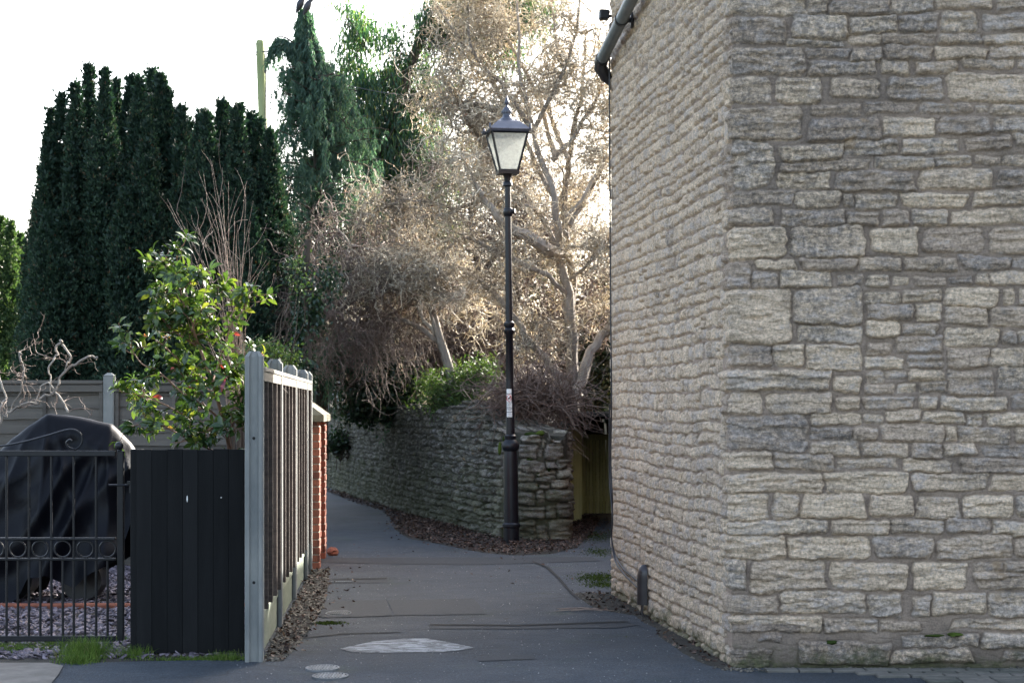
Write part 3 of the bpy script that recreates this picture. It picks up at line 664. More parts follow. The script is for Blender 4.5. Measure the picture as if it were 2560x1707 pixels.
# bank mesh
nb = 60; us = np.linspace(0, WL, nb); bxx, byy = wpos(us)
tx = np.gradient(bxx); ty = np.gradient(byy); l = np.hypot(tx, ty); ox, oy = -(-ty / l), -(tx / l)
ox, oy = ty / l, -tx / l                     # to the right/back of the wall line
rows = []; 
for off, z in [(.25, -.02), (.25, 1.0), (.8, 1.25), (2.0, 1.4), (6, 1.5), (25, 1.5)]:
    rows.append(np.stack([bxx + ox * off, byy + oy * off, np.full(nb, z) + .06 * vn(us * 1.3, np.full(nb, off), 4)], 1))
V_ = np.concatenate(rows); V_[:, 0] = np.minimum(V_[:, 0], .72 + np.maximum(0, V_[:, 1] - 28.2) * 8); idx = np.arange(len(V_)).reshape(len(rows), nb)
tag(mk('garden_bank', V_, np.stack([idx[:-1, :-1], idx[1:, :-1], idx[1:, 1:], idx[:-1, 1:]], -1).reshape(-1, 4), MAT['soil'], smooth=True), kind='structure')

# ---------------------------------------------------------------- curved garden wall
gw = thing('garden_wall', 'long curved old stone wall, dark with moss and ivy, running back left behind the street lamp', 'wall', (float(wp[0, 0]), float(wp[0, 1]), 0))
def top_h(u): return 1.50 + .17 * np.clip(u / 1.2, 0, 1) + .05 * vn(u * 1.1, u * 0, 8) + .04 * vn(u * 4, u * 0, 9) - .42 * np.exp(-(u / .55) ** 2)
ends = [(gx(1418, 22) + .02, 22.75), (gx(1418, 22), 22.35), (gx(1412, 22), 22.02), (gx(1398, 22), 21.9), (gx(1350, 22), 21.86), (gx(1312, 22), 21.87), (gx(1296, 22), 21.93), (gx(1280, 22), 22.08)]
e_ = curve(np.c_[np.array(ends + [tuple(wp[0])]), np.zeros(len(ends) + 1)], 6)[:, :2]
allp = np.r_[e_[:-1], wp]; sg = np.r_[0, np.cumsum(np.linalg.norm(np.diff(allp, axis=0), axis=1))]; U0 = sg[len(e_) - 1]
def wpa(u): return np.interp(u + U0, sg, allp[:, 0]), np.interp(u + U0, sg, allp[:, 1])
def top_h(u):
    t = np.clip(u / 1.1, 0, 1); return (1.27 + .06 * np.sign(vn(u * 5, u * 0, 15)) * np.abs(vn(u * 5, u * 0, 15)) ** .3) * (1 - t) + t * (1.66 + .05 * vn(u * 1.1, u * 0, 8) + .04 * vn(u * 4, u * 0, 9))
ug = np.concatenate([np.arange(-U0, 8, .016), np.arange(8, WL, .05)]); vg = np.arange(-.05, 1.85, .014)
U, V = np.meshgrid(ug, vg)
st = courses(.15, WL, -.05, 1.9, (.05, .11), (.08, .24), .012, r0)
en = [(1300,1340,1300,1352),(1342,1372,1310,1350),(1374,1415,1295,1350),(1302,1362,1262,1296),(1364,1392,1262,1292),(1394,1416,1255,1290),(1300,1338,1232,1258),(1342,1360,1226,1256),(1363,1412,1224,1252),(1303,1348,1205,1228),(1350,1372,1210,1223),(1374,1412,1198,1220),
      (1302,1334,1178,1202),(1338,1382,1186,1203),(1340,1384,1172,1183),(1388,1412,1176,1195),(1304,1362,1150,1176),(1366,1390,1152,1168),(1393,1412,1150,1172),(1300,1345,1112,1147),(1348,1358,1122,1140),(1310,1350,1086,1109),(1364,1406,1104,1148),(1353,1362,1095,1118),(1370,1400,1078,1100)]
def u_of(px):
    xs__ = np.linspace(-U0, 0.3, 400); X__, Y__ = wpa(xs__); pp = HX + X__ / Y__ * FPX; sel = xs__ > -U0 + .35; return float(xs__[sel][np.argmin(np.abs(pp[sel] - px))])
for xa, xb, ya, yb in en: st.append((u_of(xb), u_of(xa), W(0, yb, 21.9).z, W(0, ya, 21.9).z))
st += courses(-U0, -U0 + .42, -.05, 1.4, (.08, .2), (.2, .3), .014, r0)
H, MK, R1, R2 = stonefield(U, V, st, warp=.03, strata=.015, seed=12, wf=5)
R1 = np.where(U < .25, .55 + .4 * R1, np.clip(R1 * (.75 - .35 * np.clip((U - 1.5) / 3, 0, 1)), 0, 1))
fade = np.clip((U - 1.5) / 4, 0, 1)            # the left stretch is smothered in earth and growth, its stones hardly stand out
H = H * (1.9 - 1.1 * fade) + .07 * fbm(U * .8, V * 1.3, 3, 40) + .025 * fbm(U * 4, V * 4, 3, 41) * (1 + fade)
x0, y0 = wpa(U.ravel()); x1, y1 = wpa(U.ravel() + .03); xm, ym = wpa(U.ravel() - .03)
tx, ty = x1 - xm, y1 - ym; l = np.hypot(tx, ty) + 1e-9; nx_, ny_ = -ty / l, tx / l       # outward (toward the path)
Hr = H.ravel() + (1.9 - V.ravel()) * .03; th = top_h(U.ravel()); vz = np.minimum(V.ravel(), th)
over = V.ravel() > th; push = np.where(over, (V.ravel() - th) * 1.6, 0)
push = np.where(U.ravel() < 0, np.minimum(push, .2), push)
X = x0 + nx_ * (Hr - push); Y = y0 + ny_ * (Hr - push); vz = vz + np.where(over, .03 * vn(x0 * 9, y0 * 9, 3) - .02, 0)
nv, nu = U.shape; idx = np.arange(nv * nu).reshape(nv, nu)
sc = np.stack([MK, R1, R2, .3 * np.ones_like(MK)], -1).reshape(-1, 4)
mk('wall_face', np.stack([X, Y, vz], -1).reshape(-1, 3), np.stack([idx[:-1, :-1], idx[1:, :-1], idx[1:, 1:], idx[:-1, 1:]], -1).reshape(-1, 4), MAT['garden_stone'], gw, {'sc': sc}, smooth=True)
b = MB(); b.box((.60, 25.2, .6), (.24, 4.9, 1.25)); b.box((gx(1355, 22.3) , 22.32, .58), (.42, .5, 1.15)); b.box((gx(1275, 22.4) + .06, 22.55, .55), (.3, .4, 1.1)); b.build('rubble_core', MAT['soil'], gw)
b = MB()
for (px, py, w_, h_) in [(1330, 1086, .12, .03), (1352, 1083, .08, .03), (1345, 1184, .04, .045), (1373, 1165, .035, .06), (1262, 1097, .04, .05), (1250, 1120, .03, .08), (1325, 1148, .06, .015), (1350, 1215, .05, .015)]:
    lump(b, W(px, py, 21.86), 1, (w_*.8, .05, h_), int(px), 8, .3)
b.build('moss_cushion', MAT['moss'], gw, smooth=True)

# ---------------------------------------------------------------- street lamp
LD = 21.55; lp = W(1279, 1355, LD); LX = lp.x; sc_l = LD / FPX
tiltx = -12 / 1110
lamp = thing('street_lamp', 'tall black cast iron street lamp with a glazed lantern, standing in the leaf litter', 'street lamp', (LX, LD, 0))
prof = [(27,1530),(27,1482),(31,1478),(31,1470),(25,1464),(24,1250),(22,1224),(28,1218),(31,1205),(27,1195),(19,1185),(21,1172),(15,1167),(13.5,1000),(12.3,832),(18,825),(19,815),(14,808),(19,800),(18,790),(12.4,785),(11,560),(10.8,432),(15,428),(17,415),(14,404),(10.5,402),(10.2,332),(16,328),(16,318),(11,312),(12,300),(18,288),(24,279)]
s7 = 1.3517
pr = [(r_ / s7 * sc_l, (1355 - (220 + y_ / s7)) * sc_l) for r_, y_ in prof]; pr[0] = (pr[0][0], -.02)
b = MB(); b.lathe(pr, (LX, LD, 0), 24, tilt=(tiltx, 0)); 
z_b = (1355 - (220 + 416 / s7)) * sc_l; b.tube([(LX + tiltx*z_b, LD, z_b), (LX + tiltx*z_b + .085, LD - .03, z_b + .01)], .03, 10)
b.build('column', MAT['lamp'], lamp, smooth=True)
def ly(y8): return (1355 - (230 + y8 / 6.815)) * sc_l
LR = R(9)
def sq(hw, z, s=1.0):
    cx = LX + tiltx * z; out = []
    for ax, ay in ((-1, -1), (1, -1), (1, 1), (-1, 1)):
        out.append((cx + hw * (ax * math.cos(LR) - ay * math.sin(LR)), LD + hw * (ax * math.sin(LR) + ay * math.cos(LR)), z))
    return np.array(out)
hb, ht = 22.5 * sc_l, 45 * sc_l; zb, zt = ly(1340), ly(705)
b = MB()
A_, B_ = sq(hb, zb), sq(ht, zt)
for i in range(4): b.tube([A_[i], B_[i]], .014, 4)
for q, hw, z in ((A_, hb, zb), (B_, ht, zt)):
    for i in range(4): b.tube([q[i], q[(i+1) % 4]], .016, 4)
C_ = sq(hb + .012, ly(1395)); D_ = sq(hb + .016, ly(1335)); b.hexa(np.r_[C_, D_])
b.build('lantern_frame', MAT['lamp'], lamp)
a_, c_ = sq(hb - .004, zb + .01), sq(ht - .004, zt - .01)
for i in range(4):
    j = (i + 1) % 4; b = MB(); n_ = np.cross(a_[j] - a_[i], c_[i] - a_[i]); n_ = n_ / np.linalg.norm(n_) * .004
    b.hexa([a_[i] - n_, a_[j] - n_, a_[j], a_[i], c_[i] - n_, c_[j] - n_, c_[j], c_[i]]); b.build('glass_pane', MAT['glass'], lamp)
b = MB()
lv = [(51, 668), (51, 655), (48.5, 640), (38, 570), (28, 510), (20, 478)]
for (h0, y0_), (h1, y1_) in zip(lv[:-1], lv[1:]): b.hexa(np.r_[sq(h0*sc_l, ly(y0_)), sq(h1*sc_l, ly(y1_))])
b.hexa(np.r_[sq(47*sc_l, ly(700)), sq(50*sc_l, ly(669))])
E_ = sq(50.5*sc_l, ly(655)); 
for e_ in E_: b.tube([e_, e_ + np.array([0, 0, 10*sc_l]), e_ + (e_ - np.array([LX + tiltx*5, LD, e_[2]])) * .02 + np.array([0, 0, 13*sc_l])], [.018, .013, .003], 6)
b.build('lantern_roof', MAT['lamp_roof'], lamp)
b = MB(); pz = [(21,482),(20.5,470),(18,450),(13,425),(10.5,400),(10,352),(12.5,345),(13,328),(11.5,300),(8,262),(4,238),(3,212),(4,200),(6.5,175),(6.5,160),(5,135),(3,100),(1,50)]
zz = [(r_*sc_l, ly(y_)) for r_, y_ in pz]; b.lathe(zz, (LX, LD, 0), 18, tilt=(tiltx, 0))
for q in range(14):
    a = q / 14 * 2 * math.pi; z = ly(334); b.box((LX + tiltx*z + 12.5*sc_l*math.cos(a), LD + 12.5*sc_l*math.sin(a), z), (.012, .012, .03), a)
b.build('finial', MAT['lamp_roof'], lamp, smooth=True)
b = MB(); z = ly(690); b.box((LX + tiltx*z - .275, LD - .02, z), (.05, .06, .045), LR, bev=.008); b.tube([(LX + tiltx*z - .27, LD, z), (LX + tiltx*z - .2, LD, z + .0)], .01, 6); b.build('photocell', MAT['black_plastic'], lamp)
# labels on the column
def sticker(y0, y1, mat, half=.95, name='sticker', rr_=.0515, xoff=0):
    k = 9; V_ = []; z0, z1 = (1355 - y0) * sc_l, (1355 - y1) * sc_l
    for z in (z1, z1 + (z0-z1)*.5, z0):
        for j in range(k):
            a = -math.pi/2 + xoff + (j/(k-1) - .5) * 2 * half; V_.append((LX + tiltx*z + rr_*math.cos(a), LD + rr_*math.sin(a), z))
    F_ = [(i*k+j, i*k+j+1, (i+1)*k+j+1, (i+1)*k+j) for i in range(2) for j in range(k-1)]
    b = MB(); b.add(V_, F_); return b
sticker(970, 981, 0, .62, xoff=-.25).build('sticker', MAT['white'], lamp)
stk = sticker(983, 1003, 0, .62, xoff=-.25).build('sticker', MAT['white'], lamp)
b = MB(); z = (1355 - 993) * sc_l; pts = []
for j in range(25):
    t = j / 24 * 2 * math.pi; a = -math.pi/2 - .25 + .5 * math.cos(t); pts.append((LX + tiltx*z + .0535*math.cos(a), LD + .0535*math.sin(a), z + .038 * math.sin(t)))
b.tube(pts, .0035, 4); b.tube([pts[3], ((pts[3][0]+pts[15][0])/2, LD - .056, z), pts[15]], .003, 4); b.build('prohibition_ring', MAT['red'], stk)
b = MB(); c0 = (LX + tiltx*z - .012, LD - .0545, z); b.box(c0, (.028, .004, .012)); b.box((c0[0] + .012, c0[1], c0[2] + .012), (.012, .004, .012)); b.box((c0[0] - .010, c0[1], c0[2] - .01), (.004, .004, .012)); b.box((c0[0] + .008, c0[1], c0[2] - .01), (.004, .004, .012)); b.build('dog_symbol', MAT['ink'], stk)
for y0, y1, ln in ((1004, 1018, 3), (1019.5, 1027, 1), (1028.5, 1040, 2)):
    so_ = sticker(y0, y1, 0, .66, xoff=-.2).build('sticker', MAT['white'], lamp)
    bb_ = MB()
    for q in range(ln):
        z = (1355 - (y0 + (q + .6) * (y1 - y0) / (ln + .3))) * sc_l
        bb_.box((LX + tiltx*z - .012, LD - .0525, z), (.045, .004, .004))
    bb_.build('printed_lines', MAT['ink'], so_)

# ---------------------------------------------------------------- timber gate, bin
gt = thing('garden_gate', 'low wooden picket gate green with algae between the stone wall end and the building', 'gate', (gx(1470, 27.2), 27.2, 0))
gd = 27.2; g_ = lambda px, py, d=gd: W(px, py, d)
k = 0
for px in np.arange(1461, 1590, 8.2):
    b = MB(); z0 = .03; z1 = g_(px, 1087).z; b.box((gx(px, gd), gd, (z0 + z1) / 2), (.043, .022, z1 - z0), 0, bev=.006); b.build('picket', MAT['gate_wood'], gt)
b = MB(); b.box((gx(1525, gd), gd - .03, g_(0, 1092).z), (.84, .035, .085), bev=.006); b.build('top_rail', MAT['gate_wood'], gt)
b = MB(); b.box((gx(1525, gd), gd + .03, .25), (.80, .035, .08), bev=.006); b.build('bottom_rail', MAT['gate_wood'], gt)
for (px, wd_) in ((1454, .055),):
    b = MB(); b.box((gx(px, gd), gd - .02, .62), (wd_, .06, 1.22), bev=.008); b.build('stile', MAT['gate_wood'], gt)
# round-topped post board
gp = MB(); d = 25.8; xc = gx(1432, d); hw = .125; n = 14; zt_ = W(0, 1085, d).z
prof_ = [(-hw, 0), (hw, 0), (hw, zt_)] + [(hw * math.cos(a), zt_ + hw * .9 * math.sin(a)) for a in np.linspace(0, math.pi, n)[1:-1]] + [(-hw, zt_)]
m_ = len(prof_); V_ = [(xc + x, d - .05, z) for x, z in prof_] + [(xc + x, d + .05, z) for x, z in prof_]
gp.add(V_, [tuple(range(m_)), tuple(range(2*m_ - 1, m_ - 1, -1))] + [(i, m_ + i, m_ + (i+1) % m_, (i+1) % m_) for i in range(m_)]); 
tag(gp.build('gate_post', MAT['gate_wood']), 'broad wooden gate post with a rounded mossy top, left of the green gate', 'post')
bn = thing('wheelie_bin', 'dark wheelie bin with a green lid behind the wooden gate', 'bin', (gx(1560, 28.6), 28.6, 0))
b = MB(); z1 = 1.36; xx = gx(1562, 28.6); b.hexa([(xx-.24, 28.35, .05), (xx+.24, 28.35, .05), (xx+.24, 28.85, .05), (xx-.24, 28.85, .05), (xx-.31, 28.25, z1), (xx+.31, 28.25, z1), (xx+.31, 28.95, z1), (xx-.31, 28.95, z1)]); b.build('body', MAT['black_plastic'], bn)
b = MB(); b.box((xx, 28.6, z1 + .05), (.68, .76, .09), bev=.03); b.build('lid', MAT['bin_green'], bn)
for s_ in (-1, 1):
    b = MB(); b.tube([(xx + s_*.22, 28.9, .1), (xx + s_*.27, 28.9, .1)], .1, 16); b.build('wheel', MAT['black_plastic'], bn)

# ---------------------------------------------------------------- panel fence beside the path
FD = np.array([-.0617, 1.0]); FD /= np.linalg.norm(FD); FN = np.array([FD[1], -FD[0]])        # FN points to the path
def fp(d, off=0.0): 
    t = (d - 11.5) / FD[1]; return np.array([-1.63, 11.5]) + FD * t + FN * off
frz = math.atan2(FD[1], FD[0]) - math.pi / 2
fence = thing('panel_fence', 'brown lap panel fence with grey concrete posts along the left side of the path', 'fence', (-1.63, 11.5, 0))
fds = [11.5, 13.35, 15.2, 17.05, 17.85]
def hpost(d, h=1.96, hw=.058, dp=.05):
    p = fp(d); b = MB(); sx = .024; sd = .02; c = .010
    pts = [(-hw, -dp+c), (-hw+c, -dp), (-sx-.006, -dp), (-sx, -dp+sd), (sx, -dp+sd), (sx+.006, -dp), (hw-c, -dp), (hw, -dp+c), (hw, dp-c), (hw-c, dp), (sx+.006, dp), (sx, dp-sd), (-sx, dp-sd), (-sx-.006, dp), (-hw+c, dp), (-hw, dp-c)]
    n = len(pts); V_ = []
    for z, s in ((-.05, 1), (h - .035, 1), (h, .55)):
        for x, y in pts:
            V_.append((p[0] + FN[0]*x*s + FD[0]*y*s, p[1] + FN[1]*x*s + FD[1]*y*s, z))
    F_ = [(i*n+j, i*n+(j+1) % n, (i+1)*n+(j+1) % n, (i+1)*n+j) for i in range(2) for j in range(n)] + [tuple(range(2*n, 3*n))]
    b.add(V_, F_); return b
for i, d in enumerate(fds):
    o = hpost(d).build('post', MAT['concrete'], fence)
    if i == 0:
        for z in (1.41, .50):
            b = MB(); p = fp(d, .0); b.tube([(p[0], p[1] - .0315, z), (p[0], p[1] - .028, z)], .010, 10); b.build('bolt_hole', MAT['crack'], o)
for i in range(4):
    d0, d1 = fds[i] + .04, fds[i+1] - .04; a = fp(d0); c = fp(d1); mid = (a + c) / 2; ln = np.linalg.norm(c - a)
    b = MB(); gh = .27; z_ = gh + .02
    gb = MB(); gb.box((mid[0], mid[1], gh / 2), (.04, ln, gh), frz, bev=.006)
    if i < 3:   # scalloped top edge lip
        gb.box((mid[0] + FN[0]*.012, mid[1] + FN[1]*.012, gh - .03), (.03, ln, .05), frz, bev=.004)
    gb.build('gravel_board', MAT['green_concrete'], fence)
    pn = MB(); zt_ = 1.86
    nb_ = 13
    for q in range(nb_):        # lapped waney boards
        z0 = gh + .01 + q * (zt_ - gh - .05) / nb_; n = 24; V_ = []
        for j in range(n):
            t = j / (n - 1); pp = a + (c - a) * t; wob = .012 * math.sin(t * 9 + q * 2.1) + random.uniform(-.005, .005)
            for off, zz_ in ((.024, z0 + wob), (.034, z0 + wob), (.008, z0 + .15), (-.0, z0 + .15)):
                V_.append((pp[0] + FN[0]*(off - .012), pp[1] + FN[1]*(off - .012), min(zz_, zt_ - .01)))
        F_ = [(j*4+m, (j+1)*4+m, (j+1)*4+(m+1) % 4, j*4+(m+1) % 4) for j in range(n-1) for m in range(4)]
        pn.add(V_, F_)
    pn.build('lap_panel', MAT['fence_wood'], fence)
    nbat = 5 if ln > 1 else 2
    bt = MB()
    for q in range(nbat):
        t = (q + .0) / (nbat - 1) * (ln - .05) + .025; pp = a + FD * t
        bt.box((pp[0] + FN[0]*.036, pp[1] + FN[1]*.036, (gh + zt_) / 2), (.030, .036, zt_ - gh - .01), frz, bev=.003)
    bt.build('battens', MAT['fence_wood'], fence)
    rl = MB(); rl.box((mid[0] + FN[0]*.018, mid[1] + FN[1]*.018, zt_ - .01), (.085, ln, .028), frz, bev=.003); rl.box((mid[0] + FN[0]*.044, mid[1] + FN[1]*.044, zt_ - .055), (.018, ln, .065), frz, bev=.003); rl.build('top_rail', MAT['rail_wood'], fence)

# ---------------------------------------------------------------- brick wall with two piers
bw = thing('brick_wall', 'short red brick garden wall with two piers and a mossy stone coping at the end of the fence', 'wall', (*fp(18.6, -.05), 0))
def bricks(name, d0, d1, off0, off1, z1, par):
    b = MB(); core = MB(); a = fp(d0); c = fp(d1)
    cc = (fp(d0, (off0+off1)/2) + fp(d1, (off0+off1)/2)) / 2; core.box((cc[0], cc[1], z1 / 2), (off1 - off0 - .014, d1 - d0 - .014, z1), frz)
    row = 0; z = .0; H_ = .075; Lb = .225
    while z < z1 - .02:
        def run(n_units, fn):
            t = -(Lb / 2 if row % 2 else 0)
            while t < n_units:
                t0, t1 = max(t, 0), min(t + Lb - .01, n_units)
                if t1 - t0 > .03: fn(t0, t1)
                t += Lb
        j = lambda: random.uniform(-.003, .004)
        run(d1 - d0, lambda t0, t1: b.box((*fp(d0 + (t0+t1)/2, off1 - .05 + j()), z + H_/2 - .005), (.10, t1 - t0, H_ - .011), frz, bev=.004))
        run(off1 - off0, lambda t0, t1: b.box((*fp(d0 + .05 + j(), off0 + (t0+t1)/2), z + H_/2 - .005), (t1 - t0, .102, H_ - .0112), frz, bev=.004))
        run(off1 - off0, lambda t0, t1: b.box((*fp(d1 - .05 + j(), off0 + (t0+t1)/2), z + H_/2 - .005), (t1 - t0, .102, H_ - .0112), frz, bev=.004))
        z += H_; row += 1
    o = b.build(name, MAT['brick'], par); core.build('mortar', MAT['mortar'], o); return o
bricks('pier', 18.05, 18.40, -.23, .12, 1.46, bw); bricks('recessed_wall', 18.42, 19.28, -.14, .04, 1.46, bw); bricks('pier', 19.3, 19.66, -.23, .125, 1.46, bw)
b = MB()
p0, p1 = 18.0, 19.72
def cp(d, o, z): q = fp(d, o); return (q[0], q[1], z)
b.hexa([cp(p0, -.28, 1.465), cp(p0, .165, 1.465), cp(p1, .165, 1.465), cp(p1, -.28, 1.465), cp(p0, -.28, 1.53), cp(p0, .165, 1.53), cp(p1, .165, 1.53), cp(p1, -.28, 1.53)])
b.hexa([cp(p0, -.28, 1.531), cp(p0, .165, 1.531), cp(p1, .165, 1.531), cp(p1, -.28, 1.531), cp(p0+.1, -.10, 1.66), cp(p0+.1, -.01, 1.66), cp(p1-.1, -.01, 1.66), cp(p1-.1, -.10, 1.66)])
b.build('coping', MAT['coping'], bw)
b = MB(); q = fp(19.75, .19); lump(b, (q[0], q[1], .04), 1, (.06, .08, .05), 4, 9, .25); tag(b.build('fallen_brick', MAT['brick']), 'loose red brick lump lying on the ground at the foot of the far pier', 'brick')

# ---------------------------------------------------------------- grey back fence
bf = thing('back_fence', 'grey weathered lap panel fence behind the covered vehicle and the leafy shrub', 'fence', (-4, 18.6, 0))
BD = 18.6; bp = [gx(275, BD) - 1.9 * k for k in range(3, -2, -1)]
for x in bp:
    b = MB(); b.box((x, BD - .02, .95), (.11, .11, 1.96), bev=.012); b.hexa([(x-.055, BD-.075, 1.93), (x+.055, BD-.075, 1.93), (x+.055, BD+.035, 1.93), (x-.055, BD+.035, 1.93), (x-.02, BD-.04, 1.96), (x+.02, BD-.04, 1.96), (x+.02, BD, 1.96), (x-.02, BD, 1.96)]); b.build('post', MAT['concrete'], bf)
for x in bp[:-1]:
    if x + 1.9 > -1.9 : xe = -2.15
    else: xe = x + 1.9
    xa = x + .06; xb = xe - .06
    if xb - xa < .3: continue
    b = MB(); nb_ = 13
    for q in range(nb_):
        z0 = .2 + q * .128; n = 16; V_ = []
        for j in range(n):
            t = j / (n-1); xx_ = xa + (xb-xa)*t; wob = .010*math.sin(t*5+q*1.7+x) + random.uniform(-.003, .003)
            V_ += [(xx_, BD-.026, z0+wob), (xx_, BD-.016, z0+wob), (xx_, BD+.004, z0+.15), (xx_, BD-.006, z0+.15)]
        b.add(V_, [(j*4+m, j*4+(m+1) % 4, (j+1)*4+(m+1) % 4, (j+1)*4+m) for j in range(n-1) for m in range(4)])
    b.build('lap_panel', MAT['grey_wood'], bf)
    b = MB(); b.box(((xa+xb)/2, BD, .1), (xb-xa, .04, .2), bev=.005); b.build('gravel_board', MAT['grey_wood'], bf)
    b = MB(); b.box(((xa+xb)/2, BD-.03, 1.86), (xb-xa, .07, .03), bev=.004)
    for q in range(4): b.box((xa + .02 + q*(xb-xa-.04)/3, BD-.042, 1.03), (.038, .022, 1.62), bev=.003)
    b.box(((xa+xb)/2, BD-.058, 1.80), (xb-xa, .012, .07), bev=.003); b.build('frame', MAT['grey_wood'], bf)

# ---------------------------------------------------------------- black timber screen
scn = thing('timber_screen', 'black stained upright board screen between the iron gate and the concrete fence post', 'screen', (gx(475, 11.75), 11.75, 0))
xa, xb = gx(342, 11.75), gx(609, 11.72); zt_ = W(0, 1123, 11.75).z; nbd = 7
for q in range(nbd):
    x0_ = xa + (xb - xa) * q / nbd; x1_ = xa + (xb - xa) * (q + 1) / nbd
    b = MB(); b.box(((x0_+x1_)/2, 11.75 + random.uniform(-.002, .002), zt_/2 + .01 + random.uniform(-.003, .003)), (x1_-x0_-.001, .022, zt_ - .02), bev=.0016); b.build('board', MAT['black_wood'], scn)
b = MB(); b.box((xa - .006, 11.80, zt_/2), (.075, .09, zt_ + .0), bev=.005); b.build('post', MAT['black_wood'], scn)
for z in (.25, 1.1): b = MB(); b.box(((xa+xb)/2, 11.785, z), (xb-xa-.02, .04, .08), bev=.003); b.build('rail', MAT['black_wood'], scn)
for (px, py, hgt) in ((468, 1246, .042), (553, 1243, .005)):
    p = W(px, py, 11.737); b = MB(); lump(b, p, 1, (.0045, .002, hgt/2 + .002), px, 5); b.build('paint_chip', MAT['white'], scn)

# ---------------------------------------------------------------- wrought iron gate
GD = 12.0; ig = thing('iron_gate', 'black wrought iron driveway gate with rings and a scroll, at the left edge', 'gate', (gx(302, GD), GD, 0))
def gz(py): return W(0, py, GD).z
XL = -620; 
b = MB(); b.box((gx(302, GD), GD, (gz(1600)+gz(1127))/2), (.042, .042, gz(1127)-gz(1600)), bev=.004); b.build('stile', MAT['iron'], ig)
b = MB(); b.box((gx(XL, GD), GD, (gz(1600)+gz(1127))/2), (.042, .042, gz(1127)-gz(1600)), bev=.004); b.build('stile', MAT['iron'], ig)
xm_, xw = (gx(XL, GD) + gx(294, GD)) / 2 + .003, gx(294, GD) - gx(XL, GD) - .03
for (y, h, dp) in ((1133, .036, .036), (1346, .016, .034), (1397, .016, .034), (1595, .036, .036)):
    b = MB(); b.box((xm_, GD, gz(y)), (xw, dp, h), bev=.003); b.build('rail', MAT['iron'], ig)
n_main = 0
for kx in range(-11, 5):
    px = 16.5 + 56 * kx
    b = MB(); b.tube([(gx(px, GD), GD, gz(1590)), (gx(px, GD), GD, gz(1138))], .0085, 8); b.build('bar', MAT['iron'], ig, smooth=True)
    b = MB(); b.tube([(gx(px+28+.5, GD), GD, gz(1590)), (gx(px+28+.5, GD), GD, gz(1400))], .0085, 8); b.build('bar', MAT['iron'], ig, smooth=True)
    b = MB(); a = np.linspace(0, 2*math.pi, 25); c = np.array([gx(px+28.5, GD), GD, gz(1371.5)])
    b.tube(np.stack([c[0] + .0535*np.cos(a), np.full(25, GD), c[2] + .0535*np.sin(a)], 1), .006, 6, cap=False); b.build('ring', MAT['iron'], ig, smooth=True)
sp_ = [(-170, 1126), (-80, 1122), (0, 1115), (60, 1104), (120, 1088), (160, 1076), (185, 1074), (203, 1086), (204, 1108), (190, 1122), (172, 1118), (166, 1107), (174, 1099), (180, 1102)]
for mir in (0, 1):
    b = MB(); pts = [W(x if not mir else (2*-163.5 - x), y, GD) for x, y in sp_]; b.tube(curve([tuple(p) for p in pts], 7), .007, 7); b.build('scroll', MAT['iron'], ig, smooth=True)
b = MB(); p = W(298, 1114, GD); b.lathe([(.004, -.035), (.014, -.033), (.012, -.026)] + [(.029*math.cos(t), .029*math.sin(t)) for t in np.linspace(-1.1, 1.5, 9)], tuple(p), 14); b.build('ball_finial', MAT['iron'], ig, smooth=True)
b = MB(); b.tube([W(272, 1212, GD-.02), W(338, 1212, GD-.02)], .007, 8); b.tube([W(327, 1206, GD-.02), W(327, 1232, GD-.02)], .011, 8); b.box(W(328, 1206, GD-.02), (.05, .03, .02)); b.build('latch', MAT['iron'], ig, smooth=True)

# ---------------------------------------------------------------- covered vehicle
cvd = 15.0
cv = thing('covered_vehicle', 'vehicle hidden under a draped black tarpaulin behind the iron gate', 'covered vehicle', (gx(130, cvd), cvd, 0))
top = [(-330, 1330), (-250, 1260), (-120, 1190), (-20, 1128), (10, 1095), (50, 1064), (100, 1033), (108, 1032), (180, 1043), (262, 1060), (288, 1085), (312, 1110), (332, 1140), (337, 1190), (338, 1215)]
bot = [(-330, 1470), (-200, 1440), (-120, 1500), (-30, 1512), (28, 1508), (62, 1490), (84, 1440), (130, 1432), (160, 1450), (200, 1464), (225, 1440), (250, 1425), (306, 1395), (322, 1330), (334, 1270), (338, 1225)]
nx__ = 150; na = 64; xs_ = np.linspace(-330, 338, nx__); 
tz = np.interp(xs_, *zip(*top)); bz_ = np.interp(xs_, *zip(*bot)); V_ = np.zeros((nx__, na, 3))
for i, px in enumerate(xs_):
    zt1 = CAMZ - (tz[i]-HY)/FPX*cvd; zb1 = CAMZ - (bz_[i]-HY)/FPX*cvd; zb1 = max(zb1, .005); xw_ = gx(px, cvd)
    endf = min(1, ((338 - px) / 60) ** .5 if px < 338 else 0) * min(1, ((px + 331) / 60) ** .5)
    for j in range(na):
        t = j / (na - 1); s = t * 2 - 1            # -1 front hem, 0 ridge, 1 rear hem
        hgt = 1 - abs(s) ** 1.0; z = zb1 + (zt1 - zb1) * (1 - abs(s) ** 1.25 if abs(s) < 1 else 0)
        wd_ = .48 * (abs(s) ** .65) * np.sign(s) * (.45 + .55 * endf)
        V_[i, j] = (xw_, cvd + .25 + wd_, z)
Xc, Zc = V_[:, :, 0].copy(), V_[:, :, 2].copy()
sgn = np.sign(np.linspace(-1, 1, na))[None, :]
def folds(cx, cz, n, amp, sd):
    dx, dz = Xc - cx, Zc - cz; an = np.arctan2(dx, -dz + .02); rr2 = np.hypot(dx, dz)
    f_ = 1 - 2 * np.abs(np.sin(.5 * an * n + 1.2 * vn(an * 2 + sd, rr2 * 1.5, sd))) ** .7; return amp * f_ * np.clip(rr2 * 2.2, 0, 1) * np.exp(-rr2 * .7)
pk1 = (gx(104, cvd), 1.56); pk2 = (gx(265, cvd), 1.46)
